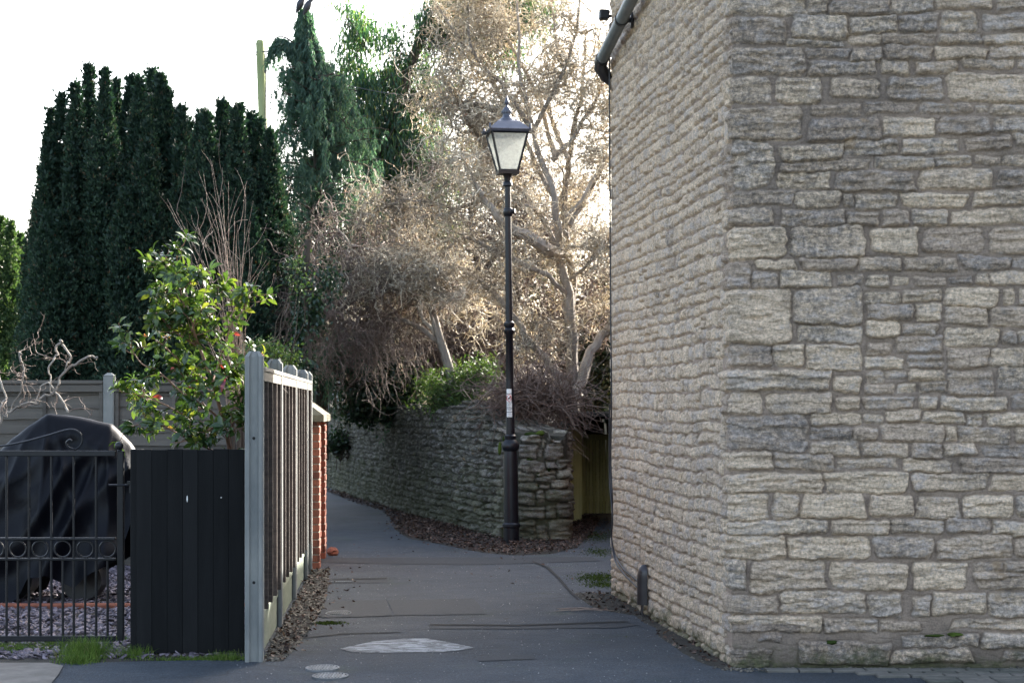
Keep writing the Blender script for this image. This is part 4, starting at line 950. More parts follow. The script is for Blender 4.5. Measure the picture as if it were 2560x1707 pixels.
disp = folds(*pk1, 13, .045, 3) + folds(*pk2, 15, .035, 9) + .035 * vn(Xc * 3 + Zc * 2.4, Zc * 1.2, 5) + .045 * (1 - 2 * np.abs(np.sin((Xc * .75 - Zc * .8) * 7 + 1.3 * vn(Xc * 2, Zc * 2, 6)))) * np.clip((1.45 - Zc) * 2, 0, 1) + .012 * vn(Xc * 9, Zc * 9, 8)
V_[:, :, 1] += sgn * -disp * -1 * np.clip(np.abs(np.linspace(-1, 1, na)) * 3, 0, 1)[None, :]
V_[:, :, 2] += .01 * vn(Xc * 7, V_[:, :, 1] * 7, 2); V_[:, :, 2] = np.maximum(V_[:, :, 2], .004)
idx = np.arange(nx__ * na).reshape(nx__, na)
mk('tarpaulin', V_.reshape(-1, 3), np.stack([idx[:-1, :-1], idx[:-1, 1:], idx[1:, 1:], idx[1:, :-1]], -1).reshape(-1, 4), MAT['tarp'], cv, smooth=True)
for px in (20, 195, -170):
    b = MB(); c = gx(px, cvd); r_ = .17; a = np.linspace(0, 2*math.pi, 24, endpoint=False)
    b.tube([(c, cvd + .1, r_), (c, cvd + .38, r_)], r_, 20); b.build('wheel', MAT['black_plastic'], cv, smooth=True)
b = MB(); b.box((-5.2, 14.55, .012), (6.5, .11, .05), 0, bev=.01); tag(b.build('edging_strip', MAT['brick']), kind='structure')

# ---------------------------------------------------------------- telegraph pole, wires
PD = 34; tp = thing('telegraph_pole', 'old wooden telegraph pole green with algae rising behind the yew trees', 'utility pole', (gx(665, PD), PD, 0))
b = MB(); pb, pt = W(672, 700, PD), W(650, 112, PD); b.tube([(gx(680, PD), PD, -.1), pb, pt], [.11, .095, .078], 16); b.tube([pt - Vector((0, 0, .0)), pt + Vector((0, 0, .07)), pt + Vector((0, 0, .10))], [.082, .07, .02], 12); b.build('pole', MAT['pole'], tp, smooth=True)
b = MB(); q0 = W(662, 135, PD - .12); b.tube([q0, W(665, 200, PD - .12), W(663, 300, PD-.13), W(672, 420, PD-.13)], .012, 6); b.box(W(664, 165, PD-.1), (.05, .05, .28), bev=.01)
b.tube([W(640, 131, PD-.05), W(674, 129, PD-.05)], .014, 6); b.tube([W(672, 128, PD-.05), W(674, 122, PD-.05)], .02, 6); b.build('cable_fitting', MAT['black_plastic'], tp, smooth=True)
def wire(a, c, sag, r_, label):
    a, c = np.array(a), np.array(c); t = np.linspace(0, 1, 24)[:, None]; P = a + (c - a) * t; P[:, 2] -= (sag * 4 * t * (1 - t))[:, 0]
    b = MB(); b.tube(P, r_, 5); tag(b.build('overhead_wire', MAT['black_plastic'], smooth=True), label, 'wire')
wire(W(642, 131, PD), W(560, 360, PD+3), .0, .006, 'thin stay wire slanting down left from the telegraph pole top')
wire(W(642, 131, PD), W(-500, -60, PD-10), .9, .004, 'faint telephone wire crossing the sky from the pole to the upper left')
wire(W(674, 128, PD), W(1560, 120, PD-9), .75, .006, 'thin telephone wire running right from the pole in front of the conifer')

# ---------------------------------------------------------------- hidden sun blocker and distant houses
sun_blk = thing('path_shade_block', 'unseen brick block added behind the stone building to keep sun off the path', 'house', (6.4, 23.3, 0))  # added out of view so the path lies in shade
b = MB(); b.box((6.4, 23.3, 2.0), (7.6, 9.4, 4.0)); b.build('wall', MAT['brick'], sun_blk)
b = MB(); b.add([(2.5, 18.5, 4.01), (10.3, 18.5, 4.01), (10.3, 28.1, 4.01), (2.5, 28.1, 4.01), (5.5, 23.3, 5.0), (7.5, 23.3, 5.0)], [(0, 1, 5, 4), (2, 3, 4, 5), (0, 4, 3), (1, 2, 5), (3, 2, 1, 0)]); b.build('roof', MAT['roof_slate'], sun_blk)
hs = thing('slate_house', 'distant house with a grey slate roof glimpsed above the back fence at far left', 'house', (gx(60, 45), 46, 0))
b = MB(); p = lambda px, py, d: tuple(W(px, py, d)); b.hexa([(gx(-250,44),44,-.02),(gx(165,44),44,-.02),(gx(165,44),50,-.02),(gx(-250,44),50,-.02),(gx(-250,44),44,W(0,945,44).z),(gx(165,44),44,W(0,945,44).z),(gx(165,44),50,W(0,945,44).z),(gx(-250,44),50,W(0,945,44).z)]); b.build('wall', MAT['render'], hs)
b = MB()
zl, zh = W(0, 950, 43.8).z, W(0, 890, 47).z + .3
for q in range(14):
    y0_, y1_ = 43.7 + q * .235, 43.7 + (q+1) * .235 + .03; za, zb2 = zl + (zh-zl)*q/14 + .02, zl + (zh-zl)*(q+1)/14
    b.hexa([(gx(-260,44),y0_,za-.03),(gx(170,44),y0_,za-.03),(gx(170,44),y1_,zb2-.03),(gx(-260,44),y1_,zb2-.03),(gx(-260,44),y0_,za),(gx(170,44),y0_,za),(gx(170,44),y1_,zb2),(gx(-260,44),y1_,zb2)])
b.hexa([(gx(-260,44),47.03,zl),(gx(170,44),47.03,zl),(gx(170,44),50.3,zl),(gx(-260,44),50.3,zl),(gx(-260,44),47.03,zh),(gx(170,44),47.03,zh),(gx(170,44),47.1,zh),(gx(-260,44),47.1,zh)])
b.build('roof', MAT['roof_slate'], hs)
h2 = thing('pale_house', 'distant pale blue-grey rendered house glimpsed between the dark trunk and the dry shrub', 'house', (gx(800, 62), 64, 0))
b = MB(); b.box((gx(815, 62), 65, 1.75), (1.9, 5, 3.5)); b.build('wall', MAT['render'], h2)
b = MB(); x0_ = gx(815, 62); b.add([(x0_-1.1, 62.3, 3.5), (x0_+1.1, 62.3, 3.5), (x0_+1.1, 67.7, 3.5), (x0_-1.1, 67.7, 3.5), (x0_-1.1, 65, 4.6), (x0_+1.1, 65, 4.6)], [(0,1,5,4), (2,3,4,5), (0,4,3), (1,2,5), (3,2,1,0)]); b.build('roof', MAT['roof_slate'], h2)
b = MB(); b.box((x0_ - .2, 62.49, 2.2), (.7, .06, .9)); wn = b.build('window', MAT['black_plastic'], h2)

# ---------------------------------------------------------------- vegetation
def tree(name, label, cat_, base): return thing(name, label, cat_, (base[0], base[1], 0))
# Irish yews: bundles of upright plumes
def yew(name, label, tips, bpx, d, seed, ntuft, minfill, mat='yew'):
    T = tree(name, label, 'tree', (gx(bpx, d), d))
    parts = []; b = MB(); b.tube([(gx(bpx, d), d + .2, -.05), (gx(bpx, d), d + .2, 1.2), (gx(bpx, d) + .1, d + .2, 2.6)], [.3, .24, .12], 10); b.build('trunk', MAT['dark_bark'], T, smooth=True)
    cols = []
    r = np.random.default_rng(seed)
    for (tx_, ty_) in tips:
        dd = d + r.uniform(-.5, .9); cols.append((tx_, ty_, dd, r.uniform(.14, .21)))
    x0_, x1_ = min(t[0] for t in tips), max(t[0] for t in tips)
    for k in range(minfill):
        tx_ = r.uniform(x0_, x1_); ty_ = np.interp(tx_, *zip(*sorted(tips))) + r.uniform(110, 400); cols.append((tx_, ty_, d + r.uniform(-.9, .2), r.uniform(.13, .20)))
    for (tx_, ty_, dd, rad) in cols:
        tip = np.array(W(tx_, ty_, dd)); hb_ = .6; n = int(ntuft * (tip[2] - hb_) * rad / .16)
        t = r.uniform(0, 1, n) ** .9; z = hb_ + (tip[2] - hb_) * t
        # axis leans out a little towards the foot where columns splay
        fx = tip[0] + (tip[0] - gx(bpx, d)) * .12 * (1 - t) ** 1.0 * np.where(t < .6, 1, 1) + .06 * vn(t * 4, t * 0 + tx_, 3)
        fy = dd + 0 * t - .3 * (1 - t)
        prof = rad * np.clip((1 - t) * 6, .10, 1) ** .8 * (1 + 1.3 * (1 - t)) * (1 + .28 * vn(t * 16 + tx_, t * 0, 5))
        a = r.uniform(0, 2 * math.pi, n); rr3 = prof * r.uniform(.72, 1.05, n) * (1 + .22 * vn(np.cos(a) * 2 + tx_, np.sin(a) * 2 + t * 14, 7))
        P = np.stack([fx + np.cos(a) * rr3, fy + np.sin(a) * rr3, z], 1)
        D = np.stack([np.cos(a) * .55, np.sin(a) * .55, np.full(n, 1.0)], 1)
        # each tuft = 4 short upswept leaflets
        for q in range(6):
            dd_ = unit(D + r.normal(0, .45, (n, 3))); V, F = leaves(P + r.normal(0, .014, (n, 3)), dd_, r.uniform(.035, .07, n), r.uniform(.015, .027, n)); parts.append((V, F, np.repeat(r.uniform(0, 1, n), 4)))
        # dense inner growth
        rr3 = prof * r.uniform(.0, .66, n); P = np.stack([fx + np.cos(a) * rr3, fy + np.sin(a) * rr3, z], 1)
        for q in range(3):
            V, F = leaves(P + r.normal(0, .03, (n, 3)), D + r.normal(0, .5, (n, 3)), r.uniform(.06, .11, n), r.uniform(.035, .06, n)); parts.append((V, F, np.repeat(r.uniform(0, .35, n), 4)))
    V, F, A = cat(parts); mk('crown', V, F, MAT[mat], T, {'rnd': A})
z2 = lambda L: [(x / 1.844, 100 + y / 1.844) for x, y in L]
yew('yew_tree', 'broad dark green yew of many upright plumes, the larger mass left of the pole', z2([(240,330),(290,260),(330,330),(360,205),(415,125),(490,145),(525,195),(590,180),(650,190),(705,145),(745,170),(785,235),(825,315),(868,385),(222,470),(195,640),(185,830),(190,1080)]), 250, 27, 21, 270, 22)
yew('yew_tree', 'narrower dark yew group with shorter points just left of the weeping conifer', z2([(920,340),(965,340),(1022,295),(1055,420),(1100,310),(1150,345),(1195,385),(1235,430),(1262,560),(1290,720),(1320,900)]), 590, 25.8, 22, 270, 14)
yew('yew_tree', 'small sunlit conifer cut off by the left edge of the picture', [(-60, 600), (-25, 560), (8, 545), (32, 560), (50, 590), (60, 640), (62, 720)], 0, 30, 23, 190, 4, 'lit_conifer')

# weeping cypress
def cypress():
    d = 29; T = tree('weeping_cypress', 'tall narrow weeping cypress with hanging blue green sprays and two birds on its tip', 'tree', (gx(800, d), d))
    lead = curve([tuple(W(x, y, d)) for x, y in [(805, 1150), (803, 900), (800, 600), (792, 350), (780, 200), (770, 110), (763, 60), (760, 22)]], 8)
    b = MB(); b.tube(lead, np.linspace(.11, .012, len(lead)), 8); b.build('trunk', MAT['dark_bark'], T, smooth=True)
    n = 420; t = rng.uniform(.12, .99, n); iz = t * (len(lead) - 1); i = iz.astype(int); st = lead[i]
    Lb = np.interp(st[:, 2], [2.0, 3.5, 4.8, 6.0, 6.8, 7.4, 7.8], [1.1, 1.05, 1.0, .80, .46, .18, .05]) * rng.uniform(.5, 1.1, n)
    a = rng.uniform(0, 2*math.pi, n); dr = np.stack([np.cos(a), np.sin(a), np.full(n, .75)], 1)
    Pb = walk(st, dr, Lb * 1.35, 8, .10, .11); tv, tf = tubes(Pb, taper(n, 9, .016, .004), 4)
    # a long arm reaching out left near the top
    arm = curve([tuple(W(x, y, d - .1)) for x, y in [(775, 170), (745, 120), (715, 95), (690, 95), (676, 120)]], 6); 
    v2, f2 = tubes(arm[None], taper(1, len(arm), .02, .005), 5)
    V, F, A = cat([(tv, tf), (v2, f2)]); mk('branches', V, F, MAT['dark_bark'], T, {'rnd': A})
    # hanging sprays
    m = 6000; P0_, D0 = pick(Pb, m, .12, 1.0); 
    P1_, _ = pick(arm[None], 110, .2, 1); P0_ = np.r_[P0_, P1_]; 
    q_, _ = pick(lead[None, int(len(lead)*.72):], 240, .0, 1); P0_ = np.r_[P0_, q_ + rng.normal(0, .05, q_.shape)]; m = len(P0_)
    hang = rng.uniform(.15, .55, m) * np.clip(1.6 - P0_[:, 2] / 8.5, .3, 1); dr = np.stack([rng.normal(0, .3, m), rng.normal(0, .3, m), np.full(m, -1.0)], 1)
    Ps = walk(P0_, dr, hang, 6, .10, .25); parts = []
    for q in range(20):
        t_ = rng.uniform(0, 1, m); ii = np.minimum((t_ * 6).astype(int), 5); f = (t_ * 6 - ii)[:, None]; pp = Ps[np.arange(m), ii] * (1-f) + Ps[np.arange(m), ii+1] * f
        dd = np.stack([rng.normal(0, .45, m), rng.normal(0, .45, m), np.full(m, -1.0)], 1); V, F = leaves(pp, dd, rng.uniform(.05, .13, m), rng.uniform(.012, .026, m)); parts.append((V, F, np.repeat(np.clip(rng.normal(.45, .2, m) , 0, 1), 4)))
    V, F, A = cat(parts); mk('crown', V, F, MAT['cypress'], T, {'rnd': A})
cypress()
def bird(px, py, d, s, label, lean):
    p = W(px, py, d); T = thing('bird', label, 'bird', tuple(p), group=None)
    b = MB(); n = 14; ax = np.array([.42, 0, .9]); ax /= np.linalg.norm(ax)
    prof = [(-.14, .006), (-.10, .018), (-.05, .035), (0, .055), (.05, .06), (.10, .048), (.13, .034), (.155, .036), (.18, .034), (.20, .018), (.205, .004)]
    b.tube([np.array(p) + ax * a + np.array([.05*max(0, a-.1)*4, 0, 0]) for a, _ in prof], [r_ for _, r_ in prof], 12)
    hd = np.array(p) + ax * .185 + np.array([.03, 0, 0]); b.tube([hd, hd + np.array([.035, -.01, -.005]), hd + np.array([.065, -.015, -.012])], [.014, .009, .002], 6)
    b.build('body', MAT['feather'], T, smooth=True)
    b = MB(); b.tube([np.array(p) - ax*.02 + np.array([0, -.01, 0]), np.array(p) - ax*.07 + np.array([0, 0, -.02])], .005, 5); b.build('legs', MAT['black_plastic'], T)
bird(748, 16, 28.9, -1, 'left of two black birds perched on the tip of the weeping cypress', 0)
bird(766, 22, 28.9, 1, 'right of two black birds perched on the tip of the weeping cypress', 0)

# evergreen with hanging narrow leaves
def gumtree():
    d = 32; T = tree('willow_leaved_tree', 'evergreen tree with hanging narrow leaves behind the bare tree, right of the cypress', 'tree', (gx(960, d), d))
    tr = curve([tuple(W(x, y, d)) for x, y in [(965, 1150), (960, 800), (970, 500), (1000, 250), (1060, 80), (1130, -60)]], 8)
    b = MB(); b.tube(tr, np.linspace(.22, .05, len(tr)), 8); b.build('trunk', MAT['dark_bark'], T, smooth=True)
    blobs = [(905,110,55,60,160),(880,60,35,50,90),(870,180,40,45,80),(1000,90,55,50,110),(940,230,70,70,420),(1000,330,90,90,800),(940,400,70,100,700),(1060,420,80,90,500),(900,300,45,50,200),(960,560,110,110,800),(1060,560,90,90,500),(1180,60,110,60,1100),(1250,20,90,50,900),(1120,30,60,40,500),(1080,200,70,60,250),(960,720,120,90,500),(1230,380,60,70,160),(1250,130,70,40,150),(1330,40,60,60,160),(1010,180,50,40,120)]
    parts = []; tw = []
    for (px, py, rx, ry, n) in blobs:
        n = int(n * 1.7); nc = max(5, n // 16); g = rng.normal(0, .55, (nc, 3)); g = np.clip(g, -1.1, 1.1); c = np.array(W(px, py, d)); s = d / FPX
        C = c + g * np.array([rx * s, .5, ry * s]); base = tr[rng.integers(len(tr)//4, len(tr), nc)]
        # short twig holding each cluster
        j, _ = pick(np.stack([base, C], 1), nc, .75, .9); tw.append(np.stack([j, (j + C) / 2 + [0, 0, .06], C], 1))
        m = n * 4; cc = C[rng.integers(0, nc, m)] + rng.normal(0, 1, (m, 3)) * np.array([.10, .10, .13])
        dr = np.stack([rng.normal(0, .28, m), rng.normal(0, .28, m), np.full(m, -1.0)], 1)
        V, F = leaves(cc, dr, rng.uniform(.09, .19, m), rng.uniform(.016, .030, m)); parts.append((V, F, np.repeat(rng.uniform(0, 1, m) ** 1.2, 4)))
    V, F, A = cat(parts); mk('crown', V, F, MAT['gum'], T, {'rnd': A})
    tw = np.concatenate(tw); V, F = tubes(tw, taper(len(tw), 3, .014, .004), 3); mk('branches', V, F, MAT['dark_bark'], T, {'rnd': rng.uniform(0, 1, len(V))})
gumtree()

# contorted bare tree
def bare(name, label, limbs, d, r_l, n2, n3, n4, mat, l2=(.7, 1.5), l3=(.35, .9), l4=(.12, .36), wig=.38, seedy=None, tr_mat='bark', droop=.03, r4=.0032, catkins=0):
    base = limbs[0][0]; T = tree(name, label, 'tree', (gx(base[0], d), d)); L_ = []
    b = MB(); n_ = 40
    for k, lm in enumerate(limbs):
        pts = [np.array(W(p[0], p[1], d + (p[2] if len(p) > 2 else 0))) for p in lm]; c = curve(pts, 10)
        c = c + np.stack([.02 * vn(np.arange(len(c)) * .4 + k * 9, np.zeros(len(c)), s) for s in (1, 2, 3)], 1) * 1.2
        rr_ = np.linspace(r_l[k % len(r_l)], .012, len(c)); b.tube(c, rr_, 8); t = np.linspace(0, len(c)-1, n_); i = np.minimum(t.astype(int), len(c)-2); f = (t-i)[:, None]; L_.append(c[i]*(1-f)+c[i+1]*f)
    b.build('trunk', MAT[tr_mat], T, smooth=True)
    L_ = np.array(L_); parts = []
    s, dd = pick(L_, n2, .25, 1); dr = dd * .5 + rng.normal(0, .8, (n2, 3)) * np.array([1, .7, .8]) + [0, 0, .15]
    rs = .35 if r_l[0] < .03 else 1
    P2 = walk(s, dr, rng.uniform(*l2, n2), 16, wig * .55, droop * .5); parts.append(tubes(P2, taper(n2, 17, rs * rng.uniform(.008, .018, n2), rs * .0045), 5))
    s, dd = pick(P2, n3, .15, 1); dr = dd * .6 + rng.normal(0, .8, (n3, 3))
    P3 = walk(s, dr, rng.uniform(*l3, n3), 12, wig * .9, droop); parts.append(tubes(P3, taper(n3, 13, rs * rng.uniform(.0045, .0075, n3), rs * .0032), 3))
    s, dd = pick(P3, n4, .1, 1); dr = dd * .5 + rng.normal(0, .8, (n4, 3))
    P4 = walk(s, dr, rng.uniform(*l4, n4), 7, wig * 1.1, droop); parts.append(tubes(P4, taper(n4, 8, r4, r4 * .7), 3))
    out = []
    for (V, F) in parts:
        B = len(F); out.append((V, F, np.clip(.5 + .35 * vn(V[:, 0] * 3, V[:, 2] * 3, 4, V[:, 1] * 3) + rng.normal(0, .05, len(V)) + np.repeat(rng.normal(0, .22, len(V) // 3 + 1), 3)[:len(V)], 0, 1)))
    if catkins:
        s, dd = pick(P4, catkins, .2, 1); V, F = leaves(s, rng.normal(0, .4, (catkins, 3)) + [0, 0, -1], rng.uniform(.025, .055, catkins), rng.uniform(.012, .02, catkins)); out.append((V, F, np.repeat(rng.uniform(.4, 1, catkins), 4)))
    V, F, A = cat(out); mk('crown', V, F, MAT[mat], T, {'rnd': A}); return P3
limbs = [[(1420, 1230, .1), (1430, 1000, .1), (1432, 880), (1425, 760, -.1), (1400, 640), (1385, 500, -.2), (1330, 330), (1300, 150), (1290, -60)],
         [(1445, 1000), (1428, 850, .1), (1430, 700, .2), (1410, 560, .2), (1420, 400, .3), (1450, 250), (1470, 60)],
         [(1425, 1000), (1385, 930, -.2), (1330, 860, -.4), (1290, 800, -.5), (1200, 700, -.5), (1090, 650, -.6), (980, 600, -.5)],
         [(1440, 990), (1470, 900), (1520, 820, .2), (1580, 700, .3), (1640, 560), (1680, 380), (1700, 150)],
         [(1425, 760), (1370, 690, -.4), (1260, 640, -.6), (1150, 600, -.7), (1040, 700, -.6), (940, 690, -.6), (850, 700, -.6)],
         [(1400, 640), (1340, 520, .4), (1240, 420, .6), (1180, 390, .5)],
         [(1385, 400), (1440, 330, -.3), (1500, 230, -.4), (1520, 80, -.4)], [(1330, 330), (1270, 230, .2), (1180, 120, .3), (1170, -20, .3)],
         [(1420, 400), (1370, 270, .5), (1390, 120, .6), (1370, -50, .6)], [(1425, 560), (1480, 470, .4), (1530, 350, .5), (1540, 200, .5)],
         [(1385, 500), (1300, 330, .4), (1210, 180, .5), (1120, 60, .5), (1060, -40, .5)],
         [(1410, 560), (1500, 420, -.4), (1560, 250, -.5), (1600, 60, -.5)],
         [(1330, 330), (1400, 200, -.4), (1440, 80, -.5), (1450, -60, -.5)],
         [(1290, 800), (1180, 780, .3), (1080, 800, .3), (980, 780, .3), (900, 830, .3)],
         [(1340, 520), (1240, 500, -.3), (1140, 520, -.5), (1040, 500, -.5), (960, 520, -.5)],
         [(1430, 700), (1490, 640, -.4), (1530, 600, -.5), (1600, 620, -.5)],
         [(1400, 640), (1330, 600, -.6), (1260, 560, -.8), (1200, 480, -.9), (1160, 400, -.9)],
         [(1200, 700), (1120, 740, -.7), (1050, 680, -.8), (960, 700, -.7)],
         
         [(1300, 330, .4), (1240, 280, .2), (1170, 260, .2), (1110, 290, .2)], [(1250, 420, .5), (1190, 330, .3), (1140, 250, .3), (1090, 180, .3)],
         [(1385, 400), (1350, 250, .7), (1260, 90, .8), (1180, 0, .8)]]
P3 = bare('contorted_tree', 'large bare tree of pale twisting twigs rising between the street lamp and stone building', limbs, 26, [.11, .09, .075, .09, .04, .045, .04, .045, .04, .04, .035, .03, .035, .03, .03, .03], 600, 4800, 12500, 'twig', l2=(.4, 1.0), wig=.5, r4=.0038, catkins=6500)
# low sweeping branches in shade, reaching left over the wall
limbs = [[(1140, 980), (1100, 850), (1060, 730), (960, 680), (880, 690), (790, 670), (720, 660)], [(1060, 730), (950, 720), (860, 760), (780, 745), (740, 760)], [(1060, 730), (940, 690), (830, 735), (740, 720), (690, 730)], [(1100, 850), (1000, 800), (900, 810), (820, 790)], [(1100, 850), (1050, 780), (1000, 640), (900, 620), (830, 560)]]
bare('weeping_tree', 'leafless tree with grey branches sweeping low over the curved garden wall', limbs, 25.6, [.07, .05, .05, .04, .03], 120, 1200, 4500, 'twig_dark', (.4, 1.0), (.3, .9), (.15, .45), .25, droop=.16, r4=.003)
limbs = [[(1250, 1000), (1240, 850), (1200, 700), (1180, 560), (1150, 450)], [(1240, 850), (1320, 700), (1380, 600), (1400, 500)], [(1240, 850), (1150, 750), (1080, 650), (1000, 560)], [(1250, 990), (1350, 850), (1450, 750), (1530, 650)], [(1250, 990), (1130, 880), (1020, 830), (920, 780)], [(1200, 700), (1280, 560), (1300, 420)]]
bare('brown_thicket_tree', 'brown leafless thicket tree in shade behind the pale twisting tree', limbs, 30, [.09, .06, .06, .06, .05, .05], 260, 2600, 9000, 'twig_dark', (.5, 1.1), (.35, .9), (.2, .5), .25, droop=.02, r4=.004, tr_mat='dark_bark')

# upright dry shrubs
def stems(name, label, cat_, base, tips, d, mat, r0_, n_side, ln, wig=.08, per=1, spread=.1, kind=None, side_r=.0022, droop=0):
    T = thing(name, label, cat_, (gx(base[0], d), d, 0)); P = []
    for (x, y) in tips:
        for q in range(per):
            a = np.array(W(base[0] + random.uniform(-base[2], base[2]), base[1], d + random.uniform(-.1, .1))); c = np.array(W(x, y, d)) + rng.normal(0, spread, 3)
            t = np.linspace(0, 1, 14)[:, None]; L0 = np.linalg.norm(c - a)
            m = a + (c - a) * t; m[:, 0] += (a[0] - c[0]) * .25 * np.sin(t[:, 0] * math.pi); m += np.stack([wig * L0 * vn(t[:, 0] * 5 + x, t[:, 0] * 0 + q, s) * .4 for s in (1, 2, 3)], 1) * t
            P.append(m)
    P = np.array(P); V, F = tubes(P, taper(len(P), 14, r0_, r0_ * .3), 5); o = mk('stems', V, F, MAT[mat], T, {'rnd': rng.uniform(0, 1, len(V))}, smooth=True)
    if n_side:
        s, dd = pick(P, n_side, .25, 1); Q = walk(s, dd + rng.normal(0, .45, (n_side, 3)), rng.uniform(*ln, n_side), 6, .12, droop, up=.05); V, F = tubes(Q, taper(n_side, 7, side_r, side_r * .5), 3); mk('twigs', V, F, MAT[mat], T, {'rnd': rng.uniform(0, 1, len(V))})
    return T, P
stems('bare_shrub', 'leafless shrub of thin reddish upright stems rising behind the leafy evergreen shrub', 'shrub', (590, 1150, 22),
      [(432, 520), (497, 415), (535, 395), (560, 480), (575, 540), (480, 560), (520, 560), (545, 600), (600, 560), (625, 520), (560, 610), (510, 500), (585, 680), (465, 640), (610, 640), (400, 620), (640, 560), (590, 600), (555, 650)], 13.6, 'twig_red', .0034, 110, (.15, .5), .05, 2, .03)
T, P = stems('dry_shrub', 'dry tan shrub of curling stems on top of the wall left of the dark ivy', 'shrub', (880, 1010, 50),
      [(815, 830), (835, 790), (850, 850), (870, 780), (890, 830), (910, 800), (930, 850), (820, 880), (950, 880), (800, 900), (860, 760), (900, 870), (840, 860)], 31.5, 'twig', .008, 900, (.2, .6), .35, 6, .22, side_r=.004, droop=.05)
# dead bramble mound over the wall end
def tangle(name, label, cat_, blobs, d, mat, n, ln, wig, r_, droop=.1, depth=.4):
    out = []
    for (px, py, rx, ry, fr) in blobs:
        m = int(n * fr); c = np.array(W(px, py, d)); s = d / FPX; st_ = c + rng.normal(0, .5, (m, 3)) * np.array([rx*s, depth, ry*s])
        dr = rng.normal(0, 1, (m, 3)) * np.array([1, .6, .7]); P = walk(st_, dr, rng.uniform(*ln, m), 10, wig, droop); V, F = tubes(P, taper(m, 11, r_ * rng.uniform(.6, 1.5, m), r_ * .5), 3); out.append((V, F, np.repeat(rng.uniform(0, 1, m), 33)))
    V, F, A = cat(out); return V, F, A
V, F, A = tangle('', '', '', [(1320, 980, 110, 40, .35), (1360, 1005, 75, 35, .35), (1285, 1015, 55, 50, .2)], 23.1, 'twig_dark', 1500, (.3, .9), .22, .0055, droop=.05)
tag(mk('bramble_heap', V, F, MAT['twig_red'], None, {'rnd': A * .6}), 'heap of dead bare bramble stems tumbling over the end of the stone wall', 'bramble')
V, F, A = tangle('', '', '', [(1000, 880, 160, 70, .4), (1160, 860, 130, 80, .35), (900, 930, 50, 50, .1), (1260, 900, 70, 60, .2)], 29.5, 'twig_dark', 2600, (.4, 1.2), .22, .006, depth=.8)
tag(mk('undergrowth', V, F, MAT['twig_dark'], None, {'rnd': A}), 'brown tangle of dry stems growing along the top of the curved wall', 'undergrowth', kind='stuff')
s, dr = np.array([W(random.uniform(1400, 1440), random.uniform(1085, 1110), 22.3) for _ in range(5)]), rng.normal(0, .3, (5, 3)) + [.5, 0, -.5]
Pq = walk(s, dr, rng.uniform(.4, .8, 5), 10, .14, .10); V, F = tubes(Pq, taper(5, 11, .004, .002), 4)
tag(mk('trailing_stems', V, F, MAT['twig_red'], None, {'rnd': rng.uniform(0, 1, len(V))}), 'thin dead stems trailing down beside the rounded gate post', 'stems')

def bush(name, label, cat_, blobs, d, mat, per, ll, lw, depth=.4, down=0, kind=None, stem=None, rpow=1, cl=(.08, .08, .08), parent=None):
    parts = []
    T = thing(name, label, cat_, (gx(blobs[0][0], d), d, 0)) if kind is None else None
    tw = []
    for (px, py, rx, ry, fr) in blobs:
        n = int(per * fr); nc = max(4, n // 22); s = d / FPX; g = rng.normal(0, .5, (nc, 3)); C = np.array(W(px, py, d)) + g * np.array([rx*s, depth, ry*s])
        m = n; cc = C[rng.integers(0, nc, m)] + rng.normal(0, 1, (m, 3)) * np.array(cl); dr = rng.normal(0, .8, (m, 3)) + [0, 0, -down]
        V, F = leaves(cc, dr, rng.uniform(*ll, m), rng.uniform(*lw, m)); parts.append((V, F, np.repeat(rng.uniform(0, 1, m) ** rpow, 4)))
        root = np.array(W(blobs[0][0], blobs[0][1] + 40, d)); f0 = root + rng.normal(0, .1, (nc, 3)); tw.append(np.stack([f0, (f0 + C)/2 + rng.normal(0, .06, (nc, 3)), C], 1))
    V, F, A = cat(parts)
    if kind: return tag(mk(name, V, F, MAT[mat], None, {'rnd': A}), label, cat_, kind=kind)
    mk('foliage', V, F, MAT[mat], T, {'rnd': A})
    tw = np.concatenate(tw); V, F = tubes(tw, taper(len(tw), 3, .009, .003), 3); mk('stems', V, F, MAT['dark_bark'], T, {'rnd': rng.uniform(0, 1, len(V))})
    return T
bush('ivy_bush', 'dark glossy ivy bush hanging over the top of the curved stone wall', 'ivy', [(960, 950, 45, 50, 1), (935, 1000, 40, 40, .8), (985, 1010, 45, 30, .6), (960, 900, 40, 40, .5), (900, 1020, 30, 25, .3), (1010, 960, 40, 30, .3)], 28.9, 'ivy', 2600, (.05, .10), (.04, .075), .35, .5)
bush('ivy_bush', 'small dark ivy clump low on the far left stretch of the curved wall', 'ivy', [(850, 1098, 25, 14, 1), (835, 1110, 14, 12, .4), (875, 1030, 25, 16, .4)], 33.5, 'ivy', 700, (.05, .09), (.04, .07), .12, .5)
bush('leafy_bush', 'light green leafy bush on top of the wall left of the street lamp', 'shrub', [(1150, 985, 50, 40, 1), (1110, 1000, 45, 30, .8), (1190, 950, 45, 35, .8), (1090, 960, 45, 40, .3), (1140, 1030, 45, 18, .3), (1215, 930, 30, 25, .2)], 25.6, 'fresh', 2600, (.05, .10), (.010, .02), .3, .0, cl=(.07, .07, .07))
bush('leafy_bush', 'green hedge bush showing above the brown fence panels', 'shrub', [(690, 900, 35, 22, .5), (660, 885, 35, 18, .5), (745, 700, 18, 40, .06), (640, 900, 40, 18, .4)], 20.5, 'fresh', 2400, (.03, .06), (.018, .03), .3, 0, cl=(.06, .06, .06))
